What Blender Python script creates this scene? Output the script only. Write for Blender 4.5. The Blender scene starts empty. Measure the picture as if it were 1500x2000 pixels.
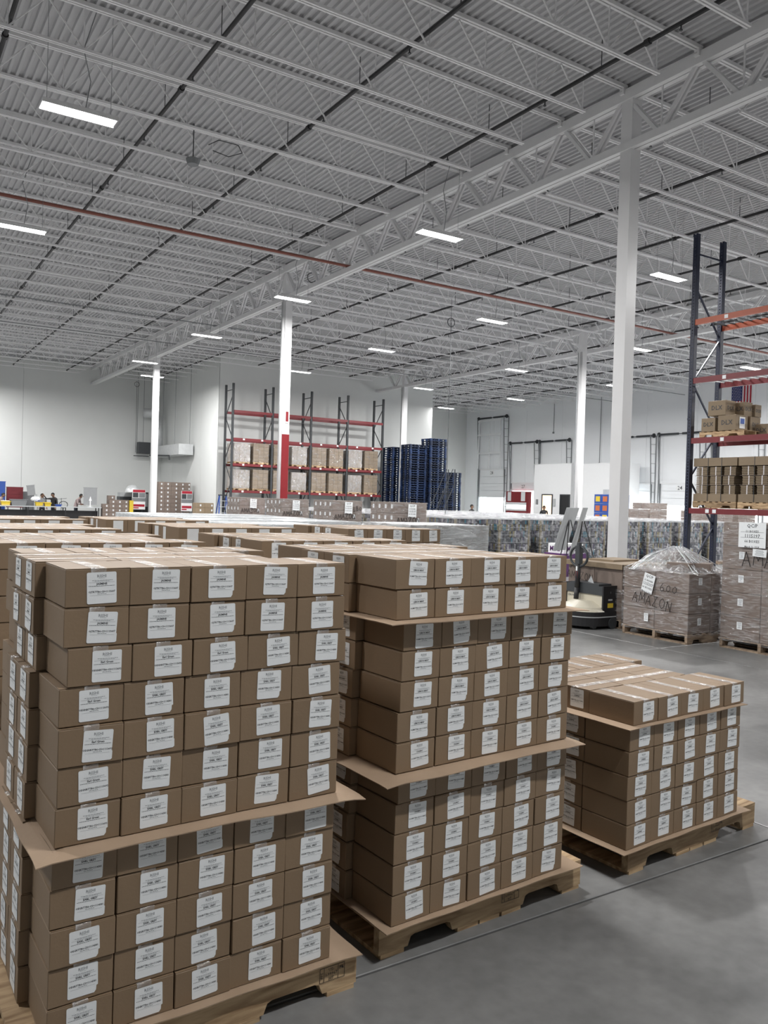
import bpy, bmesh, math, random
from mathutils import Vector, Matrix, Euler
random.seed(11)
PI = math.pi
R = math.radians
C = bpy.context.scene.collection
sc = bpy.context.scene

# ------------------------------------------------------------------ camera
EYE = 1.89
FPX = 1597.0                                     # focal length in pixels of a 1500x2000 frame
cam_d = bpy.data.cameras.new('camera')
cam_d.sensor_fit = 'VERTICAL'; cam_d.sensor_height = 36.0
cam_d.lens = 36.0 * FPX / 2000.0
cam_d.clip_end = 300
cam = bpy.data.objects.new('camera', cam_d); C.objects.link(cam)
yaw, pit, rol = R(32.58), R(-0.76), R(1.70)
fw = Vector((math.sin(yaw)*math.cos(pit), math.cos(yaw)*math.cos(pit), math.sin(pit)))
r0 = Vector((math.cos(yaw), -math.sin(yaw), 0)); u0 = r0.cross(fw)
rt = r0*math.cos(rol) + u0*math.sin(rol); up = -r0*math.sin(rol) + u0*math.cos(rol)
m = Matrix((rt, up, -fw)).transposed().to_4x4(); m.translation = (0, 0, EYE)
cam.matrix_world = m
sc.camera = cam

# ------------------------------------------------------------------ world, exposure
w = bpy.data.worlds.new('world'); sc.world = w; w.use_nodes = True
w.node_tree.nodes['Background'].inputs[0].default_value = (0.75, 0.85, 1, 1)
w.node_tree.nodes['Background'].inputs[1].default_value = 0.4
sc.view_settings.view_transform = 'Standard'; sc.view_settings.look = 'None'
sc.view_settings.gamma = 1.0; sc.view_settings.use_curve_mapping = False
sc.view_settings.exposure = 0.42
LAMP_W = 320.0                                    # watts of each ceiling fixture

# ------------------------------------------------------------------ materials
def nt(name):
    mt = bpy.data.materials.new(name); mt.use_nodes = True
    return mt, mt.node_tree.nodes, mt.node_tree.links, mt.node_tree.nodes['Principled BSDF']
def mat(name, col, rough=0.6, metal=0.0, var=0.06, scale=6.0, bump=0.0, bscale=60.0, rnd=0.0, spec=0.5, stretch=None):
    mt, N, L, P = nt(name)
    P.inputs['Roughness'].default_value = rough; P.inputs['Metallic'].default_value = metal
    P.inputs['Specular IOR Level'].default_value = spec
    tc = N.new('ShaderNodeTexCoord'); mp = N.new('ShaderNodeMapping')
    L.new(tc.outputs['Object'], mp.inputs[0])
    if stretch: mp.inputs['Scale'].default_value = stretch
    nz = N.new('ShaderNodeTexNoise'); nz.inputs['Scale'].default_value = scale; nz.inputs['Detail'].default_value = 4
    L.new(mp.outputs[0], nz.inputs[0])
    cr = N.new('ShaderNodeMix'); cr.data_type = 'RGBA'
    a = [max(0, c*(1-var*2)) for c in col[:3]] + [1]; b = [min(1, c*(1+var*2)) for c in col[:3]] + [1]
    cr.inputs[6].default_value = a; cr.inputs[7].default_value = b
    L.new(nz.outputs[0], cr.inputs[0])
    out = cr.outputs[2]
    if rnd:
        oi = N.new('ShaderNodeObjectInfo'); hs = N.new('ShaderNodeHueSaturation'); mr = N.new('ShaderNodeMapRange')
        mr.inputs[3].default_value = 1-rnd; mr.inputs[4].default_value = 1+rnd
        L.new(oi.outputs['Random'], mr.inputs[0]); L.new(mr.outputs[0], hs.inputs['Value']); L.new(out, hs.inputs['Color']); out = hs.outputs[0]
    L.new(out, P.inputs['Base Color'])
    if bump:
        n2 = N.new('ShaderNodeTexNoise'); n2.inputs['Scale'].default_value = bscale; n2.inputs['Detail'].default_value = 3
        L.new(mp.outputs[0], n2.inputs[0])
        bp = N.new('ShaderNodeBump'); bp.inputs['Strength'].default_value = bump; bp.inputs['Distance'].default_value = 0.01
        L.new(n2.outputs[0], bp.inputs['Height']); L.new(bp.outputs[0], P.inputs['Normal'])
    return mt
def emit(name, col, s):
    mt, N, L, P = nt(name)
    P.inputs['Base Color'].default_value = (*col, 1); P.inputs['Emission Color'].default_value = (*col, 1)
    P.inputs['Emission Strength'].default_value = s
    return mt
def film_mat(name, lo, hi, scale, stretch, rough=0.12, tint=(0.92, 0.93, 0.95)):
    """clear stretch film: mostly see-through, with glossy wrinkles and milky streaks"""
    mt, N, L, P = nt(name); N.remove(P)
    out = N['Material Output']
    tc = N.new('ShaderNodeTexCoord'); mp = N.new('ShaderNodeMapping'); mp.inputs['Scale'].default_value = stretch
    L.new(tc.outputs['Object'], mp.inputs[0])
    nz = N.new('ShaderNodeTexNoise'); nz.inputs['Scale'].default_value = scale; nz.inputs['Detail'].default_value = 6; nz.inputs['Distortion'].default_value = 1.2
    L.new(mp.outputs[0], nz.inputs[0])
    mr = N.new('ShaderNodeMapRange'); mr.inputs[1].default_value = 0.42; mr.inputs[2].default_value = 0.72
    mr.inputs[3].default_value = lo; mr.inputs[4].default_value = hi
    L.new(nz.outputs[0], mr.inputs[0])
    bp = N.new('ShaderNodeBump'); bp.inputs['Strength'].default_value = 0.9; bp.inputs['Distance'].default_value = 0.03
    L.new(nz.outputs[0], bp.inputs['Height'])
    tr = N.new('ShaderNodeBsdfTransparent')
    gl = N.new('ShaderNodeBsdfGlossy'); gl.inputs['Roughness'].default_value = rough; gl.inputs['Color'].default_value = (*tint, 1)
    df = N.new('ShaderNodeBsdfDiffuse'); df.inputs['Color'].default_value = (*tint, 1)
    L.new(bp.outputs[0], gl.inputs['Normal']); L.new(bp.outputs[0], df.inputs['Normal'])
    m1 = N.new('ShaderNodeMixShader'); m1.inputs[0].default_value = 0.45
    L.new(gl.outputs[0], m1.inputs[1]); L.new(df.outputs[0], m1.inputs[2])
    m2 = N.new('ShaderNodeMixShader'); L.new(mr.outputs[0], m2.inputs[0]); L.new(tr.outputs[0], m2.inputs[1]); L.new(m1.outputs[0], m2.inputs[2])
    L.new(m2.outputs[0], out.inputs[0])
    return mt
def concrete():
    mt, N, L, P = nt('polished_concrete')
    geo = N.new('ShaderNodeNewGeometry')
    n1 = N.new('ShaderNodeTexNoise'); n1.inputs['Scale'].default_value = 0.9; n1.inputs['Detail'].default_value = 5; n1.inputs['Roughness'].default_value = .6
    n2 = N.new('ShaderNodeTexNoise'); n2.inputs['Scale'].default_value = 14; n2.inputs['Detail'].default_value = 6
    L.new(geo.outputs['Position'], n1.inputs[0]); L.new(geo.outputs['Position'], n2.inputs[0])
    cr = N.new('ShaderNodeValToRGB'); cr.color_ramp.elements[0].position = .36; cr.color_ramp.elements[1].position = .66
    cr.color_ramp.elements[0].color = (.15, .152, .152, 1); cr.color_ramp.elements[1].color = (.255, .256, .254, 1)
    L.new(n1.outputs[0], cr.inputs[0])
    mx = N.new('ShaderNodeMix'); mx.data_type = 'RGBA'; mx.blend_type = 'OVERLAY'; mx.inputs[0].default_value = .25
    L.new(cr.outputs[0], mx.inputs[6]); L.new(n2.outputs[0], mx.inputs[7])
    L.new(mx.outputs[2], P.inputs['Base Color'])
    mr = N.new('ShaderNodeMapRange'); mr.inputs[3].default_value = .22; mr.inputs[4].default_value = .5
    L.new(n1.outputs[0], mr.inputs[0]); L.new(mr.outputs[0], P.inputs['Roughness'])
    P.inputs['Specular IOR Level'].default_value = .55
    return mt
def wood(name, c1, c2, scale=3.0):
    mt, N, L, P = nt(name)
    tc = N.new('ShaderNodeTexCoord'); mp = N.new('ShaderNodeMapping'); mp.inputs['Scale'].default_value = (1.2, 9, 9)
    oi = N.new('ShaderNodeObjectInfo'); ad = N.new('ShaderNodeVectorMath'); ad.operation = 'ADD'
    L.new(tc.outputs['Object'], ad.inputs[0]); L.new(oi.outputs['Random'], ad.inputs[1]); L.new(ad.outputs[0], mp.inputs[0])
    nz = N.new('ShaderNodeTexNoise'); nz.inputs['Scale'].default_value = scale; nz.inputs['Detail'].default_value = 6; nz.inputs['Distortion'].default_value = .6
    L.new(mp.outputs[0], nz.inputs[0])
    cr = N.new('ShaderNodeValToRGB'); e = cr.color_ramp.elements
    e[0].position = .33; e[0].color = (*c1, 1); e[1].position = .62; e[1].color = (*c2, 1)
    L.new(nz.outputs[0], cr.inputs[0])
    hs = N.new('ShaderNodeHueSaturation'); mr = N.new('ShaderNodeMapRange'); mr.inputs[3].default_value = .72; mr.inputs[4].default_value = 1.2
    L.new(oi.outputs['Random'], mr.inputs[0]); L.new(mr.outputs[0], hs.inputs['Value']); L.new(cr.outputs[0], hs.inputs['Color'])
    L.new(hs.outputs[0], P.inputs['Base Color']); P.inputs['Roughness'].default_value = .8
    bp = N.new('ShaderNodeBump'); bp.inputs['Strength'].default_value = .25; bp.inputs['Distance'].default_value = .004
    L.new(nz.outputs[0], bp.inputs['Height']); L.new(bp.outputs[0], P.inputs['Normal'])
    return mt
def cell_mat(name, cols, sx, sz, gap=(.03, .03, .035)):
    """rows of printed cans or cartons, one random colour per cell (flat print)"""
    mt, N, L, P = nt(name)
    tc = N.new('ShaderNodeTexCoord'); sp = N.new('ShaderNodeSeparateXYZ'); L.new(tc.outputs['Object'], sp.inputs[0])
    ad = N.new('ShaderNodeMath'); ad.operation = 'ADD'; L.new(sp.outputs[0], ad.inputs[0]); L.new(sp.outputs[1], ad.inputs[1])
    def step(src, k):
        a = N.new('ShaderNodeMath'); a.operation = 'MULTIPLY'; a.inputs[1].default_value = k; L.new(src, a.inputs[0])
        f = N.new('ShaderNodeMath'); f.operation = 'FLOOR'; L.new(a.outputs[0], f.inputs[0])
        g = N.new('ShaderNodeMath'); g.operation = 'FRACT'; L.new(a.outputs[0], g.inputs[0])
        return f.outputs[0], g.outputs[0]
    fx, gx = step(ad.outputs[0], 1/sx); fz, gz = step(sp.outputs[2], 1/sz)
    oi = N.new('ShaderNodeObjectInfo')
    cb = N.new('ShaderNodeCombineXYZ'); L.new(fx, cb.inputs[0]); L.new(fz, cb.inputs[1]); L.new(oi.outputs['Random'], cb.inputs[2])
    wn = N.new('ShaderNodeTexWhiteNoise'); L.new(cb.outputs[0], wn.inputs[0])
    cr = N.new('ShaderNodeValToRGB'); cr.color_ramp.interpolation = 'CONSTANT'
    e = cr.color_ramp.elements
    for i, c in enumerate(cols):
        el = e[0] if i == 0 else e.new(i/len(cols)); el.position = i/len(cols); el.color = (*c, 1)
    while len(e) > len(cols): e.remove(e[-1])
    L.new(wn.outputs['Value'], cr.inputs[0])
    def edge(g, wdt):
        a = N.new('ShaderNodeMath'); a.operation = 'SUBTRACT'; a.inputs[1].default_value = .5; L.new(g, a.inputs[0])
        b = N.new('ShaderNodeMath'); b.operation = 'ABSOLUTE'; L.new(a.outputs[0], b.inputs[0])
        c = N.new('ShaderNodeMath'); c.operation = 'GREATER_THAN'; c.inputs[1].default_value = wdt; L.new(b.outputs[0], c.inputs[0])
        return c.outputs[0]
    mxm = N.new('ShaderNodeMath'); mxm.operation = 'MAXIMUM'; L.new(edge(gx, .41), mxm.inputs[0]); L.new(edge(gz, .45), mxm.inputs[1])
    mx = N.new('ShaderNodeMix'); mx.data_type = 'RGBA'; mx.inputs[7].default_value = (*gap, 1)
    L.new(mxm.outputs[0], mx.inputs[0]); L.new(cr.outputs[0], mx.inputs[6]); L.new(mx.outputs[2], P.inputs['Base Color'])
    P.inputs['Roughness'].default_value = .35
    return mt

M = {}
M['deck'] = mat('painted_deck', (.53, .53, .545), .6, var=.02)
M['joist'] = mat('painted_steel', (.84, .84, .85), .5, var=.02)
M['girder'] = mat('girder_steel', (.78, .78, .79), .5, var=.02)
M['column'] = mat('white_column_paint', (.80, .80, .81), .35, var=.01)
M['wall'] = mat('white_wall', (.74, .76, .75), .7, var=.015, scale=1.0)
M['wall2'] = mat('panel_wall', (.93, .95, .97), .7, var=.015, scale=1.0)
M['black'] = mat('black_paint', (.018, .018, .02), .5)
M['dark'] = mat('dark_steel', (.045, .05, .055), .5)
M['redpaint'] = mat('red_paint', (.24, .008, .014), .45)
M['pinkred'] = mat('pale_red_paint', (.50, .20, .23), .5)
M['beam'] = mat('red_beam', (.20, .022, .028), .45, rnd=.1)
M['orange'] = mat('orange_beam', (.48, .10, .04), .45)
M['bluepost'] = mat('blue_post', (.008, .014, .042), .45)
M['redpipe'] = mat('rust_red_pipe', (.28, .10, .075), .5)
M['card'] = mat('cardboard', (.250, .174, .108), .6, var=.035, scale=9, bump=.06, bscale=90, rnd=.055)
M['carddark'] = mat('cardboard_gap', (.09, .055, .035), .9)
M['sheet'] = mat('cardboard_sheet', (.40, .29, .20), .8, var=.06, scale=7, bump=.1, bscale=40)
M['carton'] = mat('plain_carton', (.27, .205, .135), .75, var=.05, rnd=.08)
M['carton2'] = mat('grey_brown_carton', (.21, .165, .14), .75, var=.05, rnd=.06)
M['paper'] = mat('label_paper', (.90, .93, .95), .4, var=.02, scale=30, bump=.08, bscale=40)
M['ink'] = mat('label_ink', (.06, .065, .075), .6)
M['greyink'] = mat('label_grey_ink', (.26, .28, .30), .6)
M['marker'] = mat('marker_ink', (.02, .016, .015), .5)
M['tape'] = film_mat('clear_tape', .30, .85, 10, (1, 5, 1), rough=.22, tint=(.95, .92, .90))
M['film'] = film_mat('stretch_film', .02, .38, 5, (1, 1, 5), rough=.10)
M['film3'] = film_mat('can_film', .02, .38, 5, (1, 1, 1.5), rough=.10)
M['milky'] = film_mat('milky_film', .55, .95, 4, (1, 1, 4), rough=.18, tint=(.9, .93, .95))
M['film2'] = film_mat('loose_film', .22, .85, 7, (2.5, 2.5, 1.2), rough=.10)
M['wood'] = wood('pallet_wood', (.30, .19, .10), (.62, .45, .27))
M['wooddark'] = wood('weathered_pallet_wood', (.17, .12, .085), (.36, .27, .19))
M['concrete'] = concrete()
M['joint'] = mat('joint_filler', (.06, .06, .06), .9)
M['lens'] = emit('lamp_lens', (1, 1, 1), 14)
M['housing'] = mat('lamp_housing', (.75, .75, .76), .4)
M['bluepallet'] = mat('blue_pallet_paint', (.005, .018, .060), .6, rnd=.5)
M['daylight'] = emit('daylight_gap', (.95, 1, 1), 6.0)
M['warmroom'] = emit('warm_lit_room', (1, .72, .50), .9)
M['door'] = mat('door_panel_white', (.88, .90, .92), .45, var=.01)
M['white'] = mat('plain_white', (.86, .87, .88), .5, var=.01)
M['grey'] = mat('mid_grey', (.22, .23, .24), .6)
M['lgrey'] = mat('light_grey', (.48, .50, .51), .6)
M['grey2'] = mat('medium_grey', (.30, .31, .32), .6)
M['yellow'] = mat('yellow_plastic', (.75, .55, .05), .5)
M['blue'] = mat('blue_plastic', (.03, .09, .38), .5)
M['maroon'] = mat('maroon_plastic', (.16, .012, .02), .5)
M['skin'] = mat('skin', (.30, .17, .11), .6)
M['hair'] = mat('black_hair', (.01, .01, .01), .6)
M['shirt'] = mat('pinkish_shirt', (.42, .33, .33), .8)
M['jeans'] = mat('dark_trousers', (.03, .035, .05), .8)
M['metal'] = mat('galvanised_metal', (.66, .68, .69), .35, metal=.25, var=.08)
M['cream'] = mat('cream_plastic', (.62, .58, .47), .35, var=.01)
M['flagblue'] = mat('flag_blue', (.03, .04, .16), .8)
M['flagred'] = mat('flag_red', (.42, .02, .04), .8)
M['flagwhite'] = mat('flag_white', (.75, .72, .74), .8)
M['purple'] = mat('purple_print', (.10, .03, .14), .5)
M['cells'] = cell_mat('printed_cans', [(.05, .055, .07), (.16, .16, .18), (.02, .022, .03), (.09, .085, .12), (.26, .26, .27), (.15, .13, .05), (.03, .035, .045), (.07, .065, .11), (.03, .12, .17), (.11, .12, .13), (.04, .04, .038), (.06, .065, .08)], .066, .19)
M['orangeprint'] = mat('orange_print', (.55, .16, .06), .5)
M['postboard'] = mat('kraft_post', (.16, .135, .08), .8)

# ------------------------------------------------------------------ mesh helpers
class MB:
    def __init__(s): s.v = []; s.f = []; s.m = []
    def add(s, vs, fs, mi=0):
        o = len(s.v); s.v += [tuple(v) for v in vs]; s.f += [tuple(o+i for i in f) for f in fs]; s.m += [mi]*len(fs); return s
    def box(s, x0, y0, z0, x1, y1, z1, mi=0):
        return s.add([(x0,y0,z0),(x1,y0,z0),(x1,y1,z0),(x0,y1,z0),(x0,y0,z1),(x1,y0,z1),(x1,y1,z1),(x0,y1,z1)],
                     [(0,3,2,1),(4,5,6,7),(0,1,5,4),(1,2,6,5),(2,3,7,6),(3,0,4,7)], mi)
    def bar(s, p, q, wd, ht, mi=0, upv=(0,0,1)):
        p = Vector(p); q = Vector(q); d = (q-p).normalized(); u = Vector(upv)
        if abs(d.dot(u)) > .95: u = Vector((0,1,0))
        a = d.cross(u).normalized()*wd/2; b = a.cross(d).normalized()*ht/2
        vs = [p-a-b, p+a-b, p+a+b, p-a+b, q-a-b, q+a-b, q+a+b, q-a+b]
        return s.add(vs, [(0,3,2,1),(4,5,6,7),(0,1,5,4),(1,2,6,5),(2,3,7,6),(3,0,4,7)], mi)
    def cyl(s, p, q, r, n=8, mi=0, r2=None):
        p = Vector(p); q = Vector(q); d = (q-p).normalized(); u = Vector((0,0,1)) if abs(d.z) < .9 else Vector((1,0,0))
        a = d.cross(u).normalized(); b = a.cross(d); r2 = r if r2 is None else r2
        vs = []
        for k in range(n):
            t = 2*PI*k/n; e = a*math.cos(t)+b*math.sin(t); vs += [p+e*r, q+e*r2]
        fs = [(2*k, 2*k+1, (2*k+3)%(2*n), (2*k+2)%(2*n)) for k in range(n)]
        fs += [tuple(range(0, 2*n, 2)), tuple(range(2*n-1, 0, -2))]
        return s.add(vs, fs, mi)
    def tube(s, pts, r, n=6, mi=0):
        for a, b in zip(pts, pts[1:]): s.cyl(a, b, r, n, mi)
        return s
    def quad(s, a, b, c, d, mi=0): return s.add([a,b,c,d], [(0,1,2,3)], mi)
    def text(s, txt, size, M4, mi=0, bold=0.0, align='CENTER'):
        vs, fs = text_geo(txt, bold, align)
        return s.add([M4 @ (Vector(v)*size) for v in vs], fs, mi)
    def mesh(s, name, mats, smooth=False):
        me = bpy.data.meshes.new(name); me.from_pydata(s.v, [], s.f)
        for x in mats: me.materials.append(x)
        me.polygons.foreach_set('material_index', s.m)
        if smooth: me.polygons.foreach_set('use_smooth', [True]*len(s.f))
        me.update(); return me
    def build(s, name, mats, parent=None, loc=(0,0,0), rot=(0,0,0), smooth=False):
        if not isinstance(mats, (list, tuple)): mats = [mats]
        return link(name, s.mesh(name, mats, smooth), parent, loc, rot)
_tx = {}
def text_geo(t, bold, align):
    k = (t, bold, align)
    if k not in _tx:
        cu = bpy.data.curves.new('t', 'FONT'); cu.body = t; cu.size = 1; cu.align_x = align; cu.resolution_u = 1; cu.offset = bold
        o = bpy.data.objects.new('t', cu); C.objects.link(o)
        dg = bpy.context.evaluated_depsgraph_get(); me = bpy.data.meshes.new_from_object(o.evaluated_get(dg))
        _tx[k] = ([tuple(v.co) for v in me.vertices], [tuple(p.vertices) for p in me.polygons])
        bpy.data.objects.remove(o); bpy.data.meshes.remove(me); bpy.data.curves.remove(cu)
    return _tx[k]
def link(name, me, parent=None, loc=(0,0,0), rot=(0,0,0)):
    o = bpy.data.objects.new(name, me); C.objects.link(o); o.location = loc; o.rotation_euler = rot
    if parent: o.parent = parent
    return o
def tag(o, label, cat, group=None, kind=None):
    n = len(label.split())
    if not 4 <= n <= 16: print('LABELLEN', n, label)
    o['label'] = label; o['category'] = cat
    if group: o['group'] = group
    if kind: o['kind'] = kind
    return o
def thing(name, label, cat, loc=(0,0,0), rz=0, group=None):
    return tag(link(name, None, None, loc, (0,0,rz)), label, cat, group)
def struct(name, mb, mats, parent=None, **k):
    o = mb.build(name, mats, parent, **k)
    if not parent: o['kind'] = 'structure'
    return o
# text frames: facing -Y (x right, z up) and facing -X
def face_my(x, y, z, roll=0): return Matrix.Translation((x,y,z)) @ Matrix.Rotation(PI/2, 4, 'X') @ Matrix.Rotation(roll, 4, 'Z')
def face_mx(x, y, z, roll=0): return Matrix.Translation((x,y,z)) @ Matrix.Rotation(-PI/2, 4, 'Z') @ Matrix.Rotation(PI/2, 4, 'X') @ Matrix.Rotation(roll, 4, 'Z')

# ------------------------------------------------------------------ building
GX = [-2.9, 12.47, 27.7]                          # girder lines (run along y)
JY0, JS = 11.134, 1.694                           # joist grid
ZDECK, ZTOP, ZBOT, ZG = 10.12, 10.05, 9.30, 8.84  # deck, joist top, joist bottom chord, girder underside
YW, XD, YB, XL = 55.0, 43.4, -14.0, -18.0         # far wall, dock wall, wall behind, left wall
BX0, BX1, BY = 17.1, 32.1, 44.6                   # the room block that juts in

fl = struct('floor', MB().box(XL, YB, -.3, XD, 57, -.03), M['joint'])
SL = 4.57
slab_mb = MB(); e = .006; h_ = SL/2 - e
slab_mb.add([(-h_,-h_,-.03),(h_,-h_,-.03),(h_,h_,-.03),(-h_,h_,-.03),(-h_,-h_,-.003),(h_,-h_,-.003),(h_,h_,-.003),(-h_,h_,-.003),
             (-h_+.004,-h_+.004,0),(h_-.004,-h_+.004,0),(h_-.004,h_-.004,0),(-h_+.004,h_-.004,0)],
            [(0,1,5,4),(1,2,6,5),(2,3,7,6),(3,0,4,7),(4,5,9,8),(5,6,10,9),(6,7,11,10),(7,4,8,11),(8,9,10,11)])
slab_me = slab_mb.mesh('slab', [M['concrete']])
for i in range(-5, 9):
    for j in range(-4, 12):
        x = 4.62 + SL*(i+.5); y = 2.74 + SL*(j+.5)
        if XL-1.5 < x < XD+.5 and YB-1 < y < 56: link('slab', slab_me, fl, (x, y, 0))

# roof deck: corrugated sheet, flutes along y
db = MB(); px = XL; pitch = .1524; prof = []
while px < XD+.3:
    prof += [(px, 0), (px+.050, 0), (px+.066, .048), (px+.136, .048)]; px += pitch
vs = []; fs = []
for k, (x, z) in enumerate(prof): vs += [(x, YB, ZDECK+z), (x, 57, ZDECK+z)]
for k in range(len(prof)-1): fs.append((2*k, 2*k+1, 2*k+3, 2*k+2))
db.add(vs, fs); db.box(XL, YB, ZDECK+.06, XD+.3, 57, ZDECK+.2)
ceil = struct('ceiling', db, M['deck'])

# open-web joists
def joist_meshes(Lb, x_in0, x_in1):
    """local x from 0 to Lb; bottom chord from x_in0 to Lb-x_in1"""
    top = MB(); top.box(.05, -.055, .0, Lb-.05, -.012, .069); top.box(.05, .012, .0, Lb-.05, .055, .069)
    top.box(.02, -.05, -.12, .16, .05, -.0); top.box(Lb-.16, -.05, -.12, Lb-.02, .05, 0)
    zb = ZBOT-ZTOP
    bot = MB(); bot.box(x_in0, -.045, zb, Lb-x_in1, -.012, zb+.045); bot.box(x_in0, .012, zb, Lb-x_in1, .045, zb+.045)
    web = MB(); n = max(2, round((Lb-x_in0-x_in1-.1)/1.22)); st = (Lb-x_in0-x_in1-.1)/n
    zc = zb+.03
    for k in range(n+1):
        xb = x_in0+.05+k*st
        if k == 0: web.bar((.12, 0, -.03), (xb, 0, zc), .022, .022)
        else: web.bar((xb-st/2, 0, -.03), (xb, 0, zc), .028, .022); web.bar((xb, 0, zc), (xb, 0, -.03), .018, .018)
        if k == n: web.bar((Lb-.12, 0, -.03), (xb, 0, zc), .022, .022)
        else: web.bar((xb, 0, zc), (xb+st/2, 0, -.03), .028, .022)
    return [('top_chord', top.mesh('top_chord', [M['joist']])), ('bottom_chord', bot.mesh('bottom_chord', [M['joist']])), ('web', web.mesh('web', [M['joist']]))]
spans = [(XL, GX[0]), (GX[0], GX[1]), (GX[1], GX[2]), (GX[2], XD)]
for x0, x1 in spans:
    ms = joist_meshes(x1-x0, 1.15, 1.15)
    for k in range(-7, 26):
        y = JY0 + JS*k
        if y > YW-.3: continue
        if x0 > 12 and x1 < 28 and y > BY+.0 and False: continue
        j = link('roof_joist', None, ceil, (x0, y, ZTOP))
        if y < -2 : 
            for nme, me in ms[:2]: link(nme, me, j)
            continue
        for nme, me in ms: link(nme, me, j)
# joist girders
gt = MB(); gt.box(-.12, 0, -.0, -.015, 1, .02)
for gi, gx in enumerate(GX):
    y0, y1 = -12.0, (YW if gi < 2 else BY)
    g = link('roof_girder', None, ceil, (gx, 0, 0))
    t = MB(); t.box(-.12, y0, ZTOP-.24, -.014, y1, ZTOP-.03); t.box(.014, y0, ZTOP-.24, .12, y1, ZTOP-.03); t.build('top_chord', M['girder'], g)
    b = MB(); b.box(-.12, y0, ZG, -.014, y1, ZG+.15); b.box(.014, y0, ZG, .12, y1, ZG+.15); b.build('bottom_chord', M['girder'], g)
    d1 = MB(); d1.bar((-.05, 0, ZTOP-.12), (-.05, JS/2, ZG+.08), .05, .07); d1.bar((.05, 0, ZTOP-.12), (.05, JS/2, ZG+.08), .05, .07)
    d2 = MB(); d2.bar((-.05, JS/2, ZG+.08), (-.05, JS, ZTOP-.12), .05, .07); d2.bar((.05, JS/2, ZG+.08), (.05, JS, ZTOP-.12), .05, .07)
    d3 = MB(); d3.bar((0, JS/2, ZG+.08), (0, JS/2, ZTOP-.1), .025, .025)
    m1, m2, m3 = d1.mesh('diagonal', [M['girder']]), d2.mesh('diagonal', [M['girder']]), d3.mesh('vertical_rod', [M['girder']])
    k = -2
    while JY0+JS*(k+1) < y1+.1:
        y = JY0+JS*k
        link('diagonal', m1, g, (0, y, 0)); link('diagonal', m2, g, (0, y, 0)); link('vertical_rod', m3, g, (0, y, 0)); k += 1

# columns
def column(x, y, label, red=False, pipe=False):
    t = thing('steel_column', label, 'column', (x, y, 0), 0)
    s = .135
    MB().box(-s, -s, (4.15 if red else 0.02), s, s, ZTOP-.2).build('shaft', M['column'], t)
    if red:
        b = MB(); b.box(-s-.004, -s-.004, .02, s+.004, s+.004, 4.15)
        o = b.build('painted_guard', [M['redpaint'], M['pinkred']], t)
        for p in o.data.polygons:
            if p.normal.x < -.5: p.material_index = 1  # the left-facing side gets a paler red
    MB().box(-.22, -.22, 0, .22, .22, .02).build('base_plate', M['column'], t)
    if pipe:
        MB().cyl((-s-.06, -s+.02, .05), (-s-.06, -s+.02, ZG), .05, 10).build('drain_pipe', M['column'], t, smooth=True)
        MB().cyl((-s-.02, s-.02, .05), (-s-.02, s-.02, ZG), .018, 6).build('conduit', M['lgrey'], t)
    return t
column(GX[1]+.05, 11.05, 'tall white square steel column rising beside the pallet truck')
c2 = column(GX[1]+.12, 26.45, 'white steel column with a red painted lower half', red=True, pipe=True)
sg = MB(); sg.box(-.04, -.155, 4.55, .10, -.137, 5.0, 0); sg.box(-.02, -.158, 4.6, .08, -.154, 4.95, 1); sg.build('warning_sign', [M['white'], M['redpaint']], c2)
column(GX[1]+.1, 41.65, 'slim white column standing left of the ladder, nearest the work tables')
column(GX[2]-.42, 26.45, 'white column with conduit in front of the white office partition', pipe=True)
column(GX[2]+.0, 41.4, 'white column with pipes beside the blue pallet stacks', pipe=True)
column(GX[2]+.0, 11.05, 'white column outside the right edge, on the second girder line')

# walls
def wall_panels(name, axis, c, a0, a1, z1, step, thick, m_, side):
    """tilt-up wall: backing structure plus separate panels with recessed joints"""
    b = MB()
    if axis == 'x': b.box(a0, c, 0, a1, c+side*thick, z1) if side > 0 else b.box(a0, c-thick, 0, a1, c, z1)
    else: b.box(c, a0, 0, c+thick, a1, z1) if side > 0 else b.box(c-thick, a0, 0, c, a1, z1)
    wl = struct(name, b, M['lgrey'])
    n = max(1, round((a1-a0)/step)); st = (a1-a0)/n; pm = MB(); g = .008; t = .03
    if axis == 'x': pm.box(g, (-t if side > 0 else 0), 0, st-g, (0 if side > 0 else t), z1)
    else: pm.box((-t if side > 0 else 0), g, 0, (0 if side > 0 else t), st-g, z1)
    me = pm.mesh('panel', [m_])
    for k in range(n): link('panel', me, wl, (a0+k*st, c, 0) if axis == 'x' else (c, a0+k*st, 0))
    return wl
wall_panels('wall_back', 'x', YW, XL, BX0, ZDECK, 9, .2, M['wall'], 1)
wall_panels('wall_block_side', 'y', BX0, BY, YW+.2, ZDECK, 2.6, .2, M['wall'], 1)
wall_panels('wall_block_front', 'x', BY, BX0+.0, BX1, ZDECK, 15, .2, M['wall'], 1)
wall_panels('wall_block_right', 'y', BX1-.2, BY+.2, YW+.2, ZDECK, 11, .1, M['wall'], -1)
wall_panels('wall_far', 'x', YW+.2, BX1-.3, XD, ZDECK, 11.5, .2, M['wall'], 1)
dock = wall_panels('wall_dock', 'y', XD, YB, 55.4, ZDECK, 3.8, .2, M['wall2'], 1)
struct('wall_left', MB().box(XL-.2, YB, 0, XL, YW, ZDECK), M['wall'])
struct('wall_front', MB().box(XL, YB-.2, 0, XD, YB, ZDECK), M['wall'])

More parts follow.
